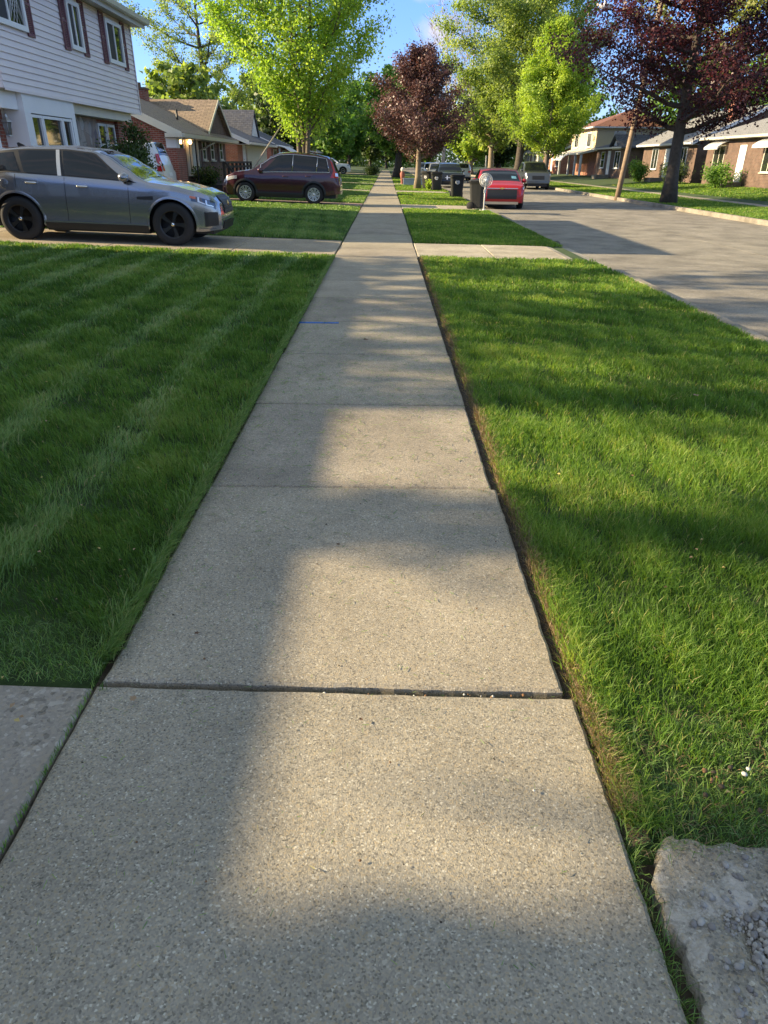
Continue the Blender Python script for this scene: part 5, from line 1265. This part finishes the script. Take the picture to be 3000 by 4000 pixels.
# ---- grey-blue suv
def ex_grey(c, root, sp):
    hw = c.hw
    mb = MB()
    patch_front(c, mb, -.40, .40, .58, .90, .012, 14, shape=lambda y, z: (y*(1-.12*(1-(z-.58)/.32)), z)); g_ = mb.build('grille', M['black'], root)
    mb = MB()
    for k in range(-9, 10):
        for d in (1, -1):
            p = []
            for q in np.linspace(0, 1, 5):
                y = k*.045+d*.12*q; z = .60+.28*q
                if abs(y) < .37: p.append((nose(c, y, z)+.024, y, z))
            if len(p) > 1: mb.tube(p, .0035, 4, cap=False)
    mb.build('grille_mesh', M['p_dgrey'], g_)
    mb = MB(); mb.lathe([(0, .03), (.04, .026), (.045, .01)], (nose(c, 0, .76)+.01, 0, .76), 'x', 14); mb.build('emblem', M['gold'], g_)
    for sy in (1, -1):
        mb = MB(); c.strip(mb, .38, .80, lambda x: c.belt(x)-.155+.01*(x-.4), lambda x: c.belt(x)-.035-.035*((.8-x)/.42), .010, 12, rows=3, sides=(sy,)); h = mb.build('headlight', M['bluelens'], root)
        mb = MB(); c.strip(mb, .36, .47, lambda x: c.belt(x)-.125+.02, lambda x: c.belt(x)-.065, .014, 5, sides=(sy,)); mb.build('indicator', M['amber'], h)
        mb = MB()
        for (xa, xb_) in ((.52, .63), (.66, .77)): c.strip(mb, xa, xb_, lambda x: c.belt(x)-.145, lambda x: c.belt(x)-.125, .014, 4, rows=1, sides=(sy,)); c.strip(mb, xa-.02, xa+.01, lambda x: c.belt(x)-.145, lambda x: c.belt(x)-.06, .014, 3, rows=1, sides=(sy,))
        mb.build('light_strip', M['clearlens'], h)
        mb = MB(); c.strip(mb, .60, .82, lambda x: .36+.02*(x-.6)/.2, lambda x: .62-.02*(.82-x), .010, 10, rows=3, sides=(sy,)); mb.build('air_intake', M['black'], root)
        mb = MB(); c.strip(mb, .50, .80, lambda x: .295, lambda x: .325, .016, 10, rows=1, sides=(sy,)); mb.build('lower_blade', M['p_grey'], root)
        mb = MB(); c.strip(mb, -.62, -.32, lambda x: .80, lambda x: .845+.02*((x+.62)/.3), .010, 8, rows=2, sides=(sy,)); mb.build('side_vent', M['black'], root)
        mb = MB(); c.strip(mb, -3.55, -3.25, lambda x: c.belt(x)-.30, lambda x: c.belt(x)-.17, .008, 8, sides=(sy,)); mb.build('taillight', M['redlens'], root)
        mb = MB(); mb.lathe([(.085, .0), (.085, .006), (.078, .008), (0, .008)], (0, 0, 0), 'y', 20); y = c.side(-3.05, .98)
        mb.v = [(-3.05+v[0], sy*(y+abs(v[1])-.002), .98+v[2]) for v in mb.v]; mb.build('fuel_flap', M['p_grey'], root)
    mb = MB(); patch_front(c, mb, -.45, .45, .30, .45, .014, 12); mb.build('lower_grille', M['black'], root)
    mb = MB(); z = c.top(-3.0); mb.prism([(-3.10, z-.02), (-2.90, z-.01), (-2.97, z+.02), (-3.09, z+.075), (-3.12, z+.06)], -.02, .02); mb.build('antenna_fin', M['black'], root)
    mb = MB(); c.win(mb, -2.055, -1.985, -2.09, -2.025, .03, .93, .009, 2); mb.build('pillar_trim', M['silver'], root)
SP_GREY = dict(lean=.06, band=(-3.46, -.60, -3.34, -1.36), cat='suv', front=.86, rear=-3.84, wb=2.87, hw=.965, wr=.385, sill=.34,
    low=[(-3.84, .42), (-3.3, .36), (-2.9, .30), (0, .30), (.55, .27), (.86, .30)],
    top=[(-3.84, 1.02), (-3.74, 1.20), (-3.45, 1.46), (-3.25, 1.57), (-2.6, 1.635), (-1.9, 1.655), (-1.45, 1.62), (-1.15, 1.53), (-.85, 1.36), (-.50, 1.16), (-.40, 1.125), (0, 1.09), (.45, 1.01), (.72, .93), (.83, .84), (.86, .78)],
    belt=[(-3.84, .98), (-3.6, 1.08), (-3.0, 1.16), (-2, 1.13), (-1.2, 1.10), (-.5, 1.07), (0, 1.03), (.45, .95), (.75, .86), (.86, .76)],
    plan=[(-3.84, .80), (-3.70, .90), (-3.3, .975), (-2.87, 1.0), (-2.0, .975), (-1, .975), (0, 1.0), (.4, .965), (.65, .87), (.80, .72), (.86, .62)],
    roofin=[(-3.8, .74), (-2.5, .76), (-1.5, .76), (-.5, .82)],
    wins=[(-1.93, -.62, -1.96, -1.42, .07, .90), (-2.66, -2.03, -2.78, -2.07, .07, .90), (-3.40, -2.75, -3.30, -2.87, .10, .86)], ws=(-.50, -1.32), rw=(-3.34, -3.72),
    seams=[(-.80, 1), (-1.97, 1), (-2.86, 1)], handles=[-1.62, -2.55], mirror=-.82, spokes=5, style='y', cladh=.075, archw=.045, cladmat=M['p_grey'], handlemat=M['chrome'], extra=ex_grey)
car1 = make_car('parked_suv', 'grey blue suv with black wheels parked on the nearest left driveway', (-4.05, 15.0, .075), 0, SP_GREY, M['p_grey'], M['blackrim'], pitch_=R(1.5))
# black sill below the doors
c = Car(car1, SP_GREY)
for sy in (1, -1): mb = MB(); c.strip(mb, -2.87+c.ar+.02, -c.ar-.02, lambda x: .235, lambda x: .345, .012, 16, sides=(sy,)); mb.build('sill_panel', M['black'], car1)

# ---- maroon suv
def ex_crv(c, root, sp):
    for sy in (1, -1):
        mb = MB(); c.strip(mb, .30, .86, lambda x: c.belt(x)-.17+.06*(x-.3), lambda x: c.belt(x)-.02-.04*((.86-x)/.56), .010, 12, sides=(sy,)); mb.build('headlight', M['clearlens'], root)
        mb = MB()
        P = []
        for i in range(9):
            t = i/8; z = .95+t*.62; row = []
            for k in range(3):
                if z < c.belt(-3.3): 
                    xa = -3.62+.36*(k/2)*(1-t); row.append((max(xa, c.xr+.02), sy*c.side(max(xa, c.xr+.02), z, .010), z))
                else:
                    xx = -3.5+.30*(t-.3)+.10*k/2*(1-.4*t); b_, t_ = c.belt(xx), c.top(xx); v = min(.98, (z-b_)/max(.05, (t_-.04-b_))); y, z2 = c.upper(xx, max(0, v), .010); row.append((xx, sy*y, z2))
            P.append(row)
        mb.grid(P, 0, True); mb.build('taillight', M['redlens'], root)
        mb = MB(); c.strip(mb, -3.62, -3.48, lambda x: 1.0, lambda x: 1.11, .016, 4, rows=2, sides=(sy,)); mb.build('reverse_light', M['clearlens'], root)
    for sy in (1, -1):   # chrome window surround
        mb = MB()
        lo = [(x, c.upper(x, .03, .010)) for x in np.linspace(-3.22, -.58, 26)]; hi = [(x, c.upper(x, .93, .010)) for x in np.linspace(-.62, -3.10, 26)]
        pts = [(x, sy*p[0], p[1]) for x, p in lo+hi]; pts.append(pts[0]); mb.tube(pts, .011, 5)
        for xx in (-1.80, -2.72): mb.tube([(xx, sy*c.upper(xx, .05, .012)[0], c.upper(xx, .05)[1]), (xx-.05, sy*c.upper(xx-.05, .92, .012)[0], c.upper(xx-.05, .92)[1])], .012, 5)
        mb.build('window_trim', M['chrome'], root)
    mb = MB(); patch_front(c, mb, -.5, .5, .62, .80, .012, 12); mb.build('grille', M['black'], root)
    mb = MB(); patch_front(c, mb, -.55, .55, .36, .48, .010, 12, front=False); mb.build('rear_bumper', M['silver'], root)
    mb = MB(); patch_front(c, mb, -.2, .2, .82, .94, .012, 4, front=False); mb.build('licence_plate', M['white'], root)
SP_CRV = dict(lean=.10, band=(-3.24, -.56, -3.08, -1.22), cat='suv', front=.93, rear=-3.62, wb=2.62, hw=.91, wr=.35, sill=.3,
    low=[(-3.62, .40), (-3.2, .34), (-2.7, .26), (0, .26), (.5, .24), (.93, .30)],
    top=[(-3.62, 1.006), (-3.52, 1.255), (-3.35, 1.515), (-3.15, 1.662), (-2.6, 1.741), (-1.8, 1.781), (-1.35, 1.752), (-1.0, 1.617), (-.65, 1.391), (-.28, 1.165), (-.15, 1.131), (.3, 1.074), (.65, 0.950), (.85, 0.820), (.93, 0.720)],
    belt=[(-3.62, 1.0), (-3.3, 1.12), (-2.5, 1.10), (-1.5, 1.07), (-.5, 1.04), (0, 1.02), (.4, .96), (.75, .86), (.93, .70)],
    plan=[(-3.62, .84), (-3.45, .93), (-3.1, .99), (-2.6, 1.0), (-1, .985), (0, 1.0), (.4, .96), (.7, .86), (.86, .72), (.93, .60)],
    roofin=[(-3.6, .80), (-2.5, .78), (-1.5, .77), (-.3, .84)],
    wins=[(-1.76, -.55, -1.80, -1.28, .07, .90), (-2.68, -1.84, -2.72, -1.88, .07, .90), (-3.20, -2.76, -3.05, -2.80, .07, .86)], ws=(-.30, -1.15), rw=(-3.24, -3.54),
    seams=[(-.62, 1), (-1.80, 1), (-2.66, 1)], handles=[-1.55, -2.42], mirror=-.62, spokes=8, style='s', cladh=.13, archw=.07, extra=ex_crv)
make_car('parked_suv', 'maroon suv with silver wheels parked facing the brick house', (-5.40, 29.85, .125), math.pi, SP_CRV, M['p_maroon'], M['silver'], pitch_=R(-1.4))

# ---- red car facing the camera on the street
def ex_red(c, root, sp):
    mb = MB(); patch_front(c, mb, -.62, .62, .40, .76, .014, 16); g_ = mb.build('grille', M['black'], root)
    mb = MB(); patch_front(c, mb, -.66, .66, .79, .815, .022, 16); mb.build('chrome_bar', M['chrome'], g_)
    x = nose(c, 0, .80)+.03; mb = MB(); mb.prism([(-.10, .785), (-.035, .785), (-.035, .77), (.045, .77), (.035, .785), (.10, .785), (.11, .82), (.035, .82), (.035, .835), (-.045, .835), (-.035, .82), (-.11, .82)], x, x+.015, 'x'); mb.build('emblem', M['gold'], g_)
    mb = MB(); patch_front(c, mb, -.70, .70, .20, .30, .016, 12); mb.build('skid_plate', M['silver'], root)
    for sy in (1, -1):
        mb = MB(); c.strip(mb, .45, .80, lambda x: c.belt(x)-.09, lambda x: c.belt(x)-.02, .010, 10, sides=(sy,)); mb.build('headlight', M['clearlens'], root)
    y, z = c.crown(-.62, .45); mb = MB(); P = [[(xx, -(c.crown(xx, u)[0]), c.crown(xx, u, .012)[1]) for u in (.22, .45)] for xx in (-.50, -.66)]
    P = [[(p[0], -p[1], p[2]) for p in row] for row in P]; mb.grid(P, 0, True); mb.build('windshield_sticker', simple('pale_blue_card', (.15, .35, .45), .6, var=.2), root)
base_low = [(-3.6, .38), (-3.2, .3), (-2.6, .24), (0, .24), (.5, .22), (.86, .26)]
SP_RED = dict(cat='car', front=.88, rear=-3.6, wb=2.7, hw=1.0, wr=.35, sill=.3, low=base_low,
    top=[(-3.6, .95), (-3.5, 1.2), (-3.2, 1.44), (-2.4, 1.54), (-1.7, 1.55), (-1.25, 1.50), (-.9, 1.36), (-.3, 1.06), (-.2, 1.03), (.4, .98), (.7, .93), (.84, .88), (.88, .82)],
    belt=[(-3.6, .95), (-3.2, 1.08), (-1.5, 1.02), (-.4, .98), (.3, .94), (.75, .88), (.88, .80)],
    plan=[(-3.6, .84), (-3.2, .97), (-2.6, 1.0), (0, 1.0), (.5, .97), (.75, .91), (.88, .80)], roofin=[(-3, .78), (-.3, .86)],
    wins=[(-1.76, -.55, -1.80, -1.20, .07, .9), (-2.68, -1.84, -2.9, -1.88, .07, .9)], ws=(-.32, -1.12), rw=(-3.15, -3.5),
    seams=[(-.6, 1), (-1.8, 1)], handles=[-1.55, -2.4], mirror=-.62, cladh=.12, archw=.06, extra=ex_red)
make_car('parked_car', 'red car facing the camera, parked at the kerb behind the pedestal fan', (4.88, 32.4, -.176), R(-93), SP_RED, M['p_red'], M['silver'])

def ex_plain(col_tail=True, slats=False):
    def f(c, root, sp):
        zt = c.belt(c.xf+0.0)-.02
        mb = MB(); patch_front(c, mb, -.45, .45, zt-.30, zt-.05, .014, 8); g_ = mb.build('grille', M['black'], root)
        if slats:
            mb = MB()
            for yy in (-.3, 0, .3): patch_front(c, mb, yy-.05, yy+.05, zt-.31, zt-.04, .03, 2)
            patch_front(c, mb, -.45, .45, zt-.2, zt-.15, .026, 8); mb.build('chrome_bar', M['chrome'], g_)
        for sy in (1, -1):
            mb = MB(); c.strip(mb, c.xf-.4, c.xf-.04, lambda x: c.belt(x)-.16, lambda x: c.belt(x)-.03, .010, 8, sides=(sy,)); mb.build('headlight', M['clearlens'], root)
            zc = c.belt(c.xr+.1); mb = MB(); c.strip(mb, c.xr+.02, c.xr+.22, lambda x: c.belt(x)-.22, lambda x: c.belt(x)-.02, .010, 6, sides=(sy,)); patch_front(c, mb, sy*.60, sy*.80, c.belt(c.xr)-.2, c.belt(c.xr)+sp.get('tailh', -.03), .02, 3, front=False); mb.build('taillight', M['redlens'], root)
        mb = MB(); patch_front(c, mb, -.2, .2, .62, .74, .014, 3, front=False); mb.build('licence_plate', M['white'], root)
    return f
SP_SUV = dict(SP_RED, cat='suv', top=[(-3.6, 1.0), (-3.52, 1.3), (-3.35, 1.62), (-2.4, 1.72), (-1.7, 1.72), (-1.25, 1.66), (-.9, 1.48), (-.4, 1.16), (-.25, 1.12), (.4, 1.08), (.75, 1.02), (.88, .92)],
    belt=[(-3.6, 1.0), (-3.2, 1.12), (-1.5, 1.10), (-.4, 1.08), (.3, 1.04), (.75, .98), (.88, .90)], rw=(-3.36, -3.55), extra=ex_plain())
SP_SUVF = dict(SP_SUV, extra=ex_plain(slats=True))
SP_VAN = dict(SP_SUV, tailh=.38, hw=.98, top=[(-3.75, 1.0), (-3.66, 1.4), (-3.45, 1.78), (-2.4, 1.84), (-1.4, 1.82), (-1.0, 1.72), (-.5, 1.4), (-.1, 1.14), (.5, 1.02), (.88, .85)], rear=-3.75, cat='minivan', rw=(-3.46, -3.68))
SP_PICK = dict(SP_SUV, cat='pickup truck', rear=-4.6, wb=3.5, hw=.98, wr=.40,
    low=[(-4.6, .5), (0, .42), (.88, .42)],
    top=[(-4.6, 1.22), (-2.95, 1.24), (-2.88, 1.28), (-2.76, 1.78), (-2.5, 1.88), (-1.5, 1.88), (-1.1, 1.78), (-.5, 1.36), (-.3, 1.26), (.5, 1.2), (.82, 1.12), (.88, 1.0)],
    belt=[(-4.6, 1.20), (-2.9, 1.20), (-1.5, 1.20), (-.4, 1.2), (.5, 1.14), (.82, 1.08), (.88, 1.0)],
    plan=[(-4.6, .97), (-4, 1), (.3, 1), (.7, .94), (.88, .85)], wins=[(-1.7, -.6, -1.75, -1.2, .1, .85), (-2.6, -1.8, -2.6, -1.85, .1, .85)], rw=(-2.78, -2.86), seams=[(-.7, 1), (-1.75, 1), (-2.75, 1)])
make_car('parked_minivan', 'white minivan with red tail lamp between the two left houses', (-12.2, 29.9, .36), math.pi, SP_VAN, M['p_white'], M['silver'], detail=False)
make_car('parked_suv', 'dark navy suv with chrome grille parked at the kerb beyond the bins', (4.95, 59.0, -.176), R(-90), SP_SUVF, M['p_navy'], M['blackrim'], detail=False, group='cars parked along the street')
make_car('parked_suv', 'silver grey suv parked behind the navy one beside the red maple trunk', (4.95, 72, -.176), R(-90), SP_SUV, M['p_silver'], M['silver'], detail=False, group='cars parked along the street')
make_car('parked_suv', 'white suv in the kerb row, third beyond the bins', (4.95, 82, -.176), R(-90), SP_SUV, M['p_white'], M['silver'], detail=False, group='cars parked along the street')
make_car('parked_suv', 'far pale suv at the end of the kerb row', (4.95, 98, -.176), R(-90), SP_SUV, M['p_silver'], M['silver'], detail=False, group='cars parked along the street')
make_car('silver_suv', 'silver suv seen from behind in the far lane left of the red car', (8.0, 84, -.176), R(90), SP_SUV, M['p_silver'], M['silver'], detail=False, group='cars parked along the street')
make_car('pickup_truck', 'dark grey pickup parked on the far kerb behind the red car', (11.2, 57, -.176), R(-90), SP_PICK, M['p_dgrey'], M['silver'], detail=False, group='cars parked along the street')
make_car('pickup_truck', 'white pickup on a far left driveway behind the maroon suv', (-10.4, 83, .38), math.pi, dict(SP_PICK, front=.95), M['p_white'], M['blackrim'], detail=False)
make_car('parked_suv', 'white suv facing the sidewalk beyond the white pickup', (-5.0, 89.5, .22), 0, SP_SUV, M['p_white'], M['silver'], detail=False)

# ---------------------------------------------------------------- wheeled bins
def make_bin(label, loc, rotz, group='wheeled bins at the kerb'):
    t = thing('wheeled_bin', label, 'bin', loc, rotz, group)
    mb = MB(); zs = [(0.05, .22, .25), (.1, .23, .27), (.88, .30, .34), (.94, .32, .36), (.95, .33, .37), (.99, .33, .37)]
    P = []
    for z, a, b in zs:
        row = []
        for k in range(25):
            t_ = 2*math.pi*k/24; cx, sx = math.cos(t_), math.sin(t_); e = .35
            row.append((a*math.copysign(abs(cx)**e, cx), b*math.copysign(abs(sx)**e, sx), z))
        P.append(row)
    mb.grid(P, 0, False); mb.add([p for p in P[0][:-1]], [tuple(range(24))]); mb.build('bin_body', M['bin'], t)
    mb = MB(); P = []
    for f_, z in ((1.04, .985), (1.05, 1.0), (1.0, 1.03), (.7, 1.07), (0.01, 1.085)):
        row = []
        for k in range(25):
            t_ = 2*math.pi*k/24; cx, sx = math.cos(t_), math.sin(t_); e = .35
            row.append((.33*f_*math.copysign(abs(cx)**e, cx)-.01, .37*f_*math.copysign(abs(sx)**e, sx), z+.03*cx*f_))
        P.append(row)
    mb.grid(P[::1], 0, False); mb.build('lid', M['bin'], t)
    mb = MB(); mb.tube([(-.36, -.28, .93), (-.42, -.28, .95), (-.42, .28, .95), (-.36, .28, .93)], .018, 6); mb.build('bar_handle', M['bin'], t)
    for sy in (1, -1):
        mb = MB(); mb.lathe([(0, -.03), (.12, -.03), (.14, -.015), (.14, .015), (.12, .03), (0, .03)], (-.22, sy*.30, .14), 'y', 18); mb.build('wheel', M['tyre'], t)
    mb = MB(); x = .285; mb.lathe([(.105, .0), (.105, .006), (.08, .008), (.078, .004)], (x, 0, .72), 'x', 24); mb.lathe([(.062, .007), (0, .009)], (x, 0, .72), 'x', 20); mb.build('round_emblem', M['white'], t)
    mb = MB(); mb.prism([(-.012, .69), (.012, .69), (.03, .72), (.0, .75), (-.03, .72)], x+.010, x+.014, 'x'); mb.build('emblem_mark', M['black'], t)
    return t
make_bin('black wheeled bin directly behind the pedestal fan', (3.55, 29.15, -.05), R(-20))
make_bin('black wheeled bin with round white emblem left of the red car', (3.62, 38.8, -.17+.13), R(-90))
make_bin('black wheeled bin in front of the navy suv grille', (3.15, 47.6, -.03), R(-95))
make_bin('small far black bin left of the red car windshield', (9.3, 68.0, -.17), R(-90))
make_bin('black wheeled bin leaning beside the small red maple, open lid', (2.75, 50.9, -.03), R(-120))

# ---------------------------------------------------------------- pedestal fan
fx, fy, fz = 3.72, 28.5, -.07
fan = thing('pedestal_fan', 'white pedestal fan left out at the kerb in front of the black bin', 'fan', (fx, fy, fz))
mb = MB()
for a in (0, math.pi/2): mb.box(-.30, .30, -.05, .05, 0, .03, rot=Matrix.Rotation(a+.3, 3, 'Z'), piv=(0, 0, 0.015))
mb.lathe([(.08, .03), (.06, .05), (.03, .07), (0, .07)], (0, 0, 0), n=14); mb.build('base', M['fanwhite'], fan)
mb = MB(); mb.tube([(0, 0, .05), (0, 0, .5), (0, 0, .92)], [.025, .024, .018], 10); mb.box(-.04, .04, -.03, .03, .62, .74); mb.build('post', M['fanwhite'], fan)
mb = MB(); mb.lathe([(0, .12), (.06, .10), (.075, .02), (.07, -.04), (0, -.05)], (0, .0, 1.06), 'y', 16); mb.tube([(0, 0, .9), (0, 0.03, 1.0)], .03, 8); mb.build('motor', M['fanwhite'], fan)
mb = MB(); Rf = .235
for rk, yy in ((Rf, -.12), (Rf, -.06), (Rf*.7, -.17), (Rf*.35, -.185), (Rf*.75, .0)):
    mb.tube([(rk*math.cos(a), yy, 1.06+rk*math.sin(a)) for a in np.linspace(0, 2*math.pi, 41)], .005 if rk != Rf else .008, 5, cap=False)
for k in range(60):
    a = 2*math.pi*k/60; ca, sa = math.cos(a), math.sin(a)
    mb.tube([(.05*ca, -.19, 1.06+.05*sa), (Rf*.7*ca, -.17, 1.06+Rf*.7*sa), (Rf*ca, -.10, 1.06+Rf*sa), (Rf*.75*ca, .0, 1.06+Rf*.75*sa), (.06*ca, .02, 1.06+.06*sa)], .0028, 3, cap=False)
mb.lathe([(0, -.20), (.055, -.195), (.055, -.18)], (0, 0, 1.06), 'y', 16); mb.build('guard', M['fanwhite'], fan)
mb = MB()
for k in range(4):
    a = k*math.pi/2+.4; P = []
    for q in np.linspace(.05, .20, 5): P.append([(q*math.cos(a+d), -.08+dy, 1.06+q*math.sin(a+d)) for d, dy in ((-.45, .03), (0, 0), (.45, -.03))])
    mb.grid(P, 0, True)
mb.build('blades', simple('grey_blades', (.4, .41, .42), .4, var=0), fan)

# ---------------------------------------------------------------- bits by the small maple
t = thing('storage_bin', 'pale grey plastic tub lying behind the small red maple', 'tub', (2.3, 57.6, 0)); mb = MB(); mb.box(-1.0, .9, -.25, .25, .02, .42); mb.box(-1.04, .94, -.29, .29, .421, .47); mb.build('tub', simple('grey_tub', (.38, .42, .47), .6, var=.1), t)
t = thing('garden_ornament', 'small rust coloured ornament on the lawn left of the red maple trunk', 'ornament', (1.28, 60.4, 0)); mb = MB(); mb.lathe([(.13, 0), (.12, .2), (.17, .5), (.20, .75), (.10, .9)], (0, 0, 0), n=12); mb.build('figure_body', simple('rust_red', (.25, .08, .05), .7), t)
mb = MB(); mb.lathe([(.0, .85), (.12, .9), (.15, 1.05), (.1, 1.16), (0, 1.2)], (0, 0, 0), n=12); mb.build('figure_top', M['cream'], t)
t = thing('stacked_rocks', 'low pile of dark landscaping stones by the lawn behind the maroon suv', 'stones', (-1.75-2.2, 45.2, .1)); mb = MB(); rs = random.Random(77)
for k in range(14): pebble_mesh(mb, (rs.uniform(-.9, .9), rs.uniform(-.2, .2), rs.uniform(.0, .15)), rs.uniform(.13, .22), rs)
mb.build('stones', [M['brick_br'], M['soil'], M['kerb']], t)
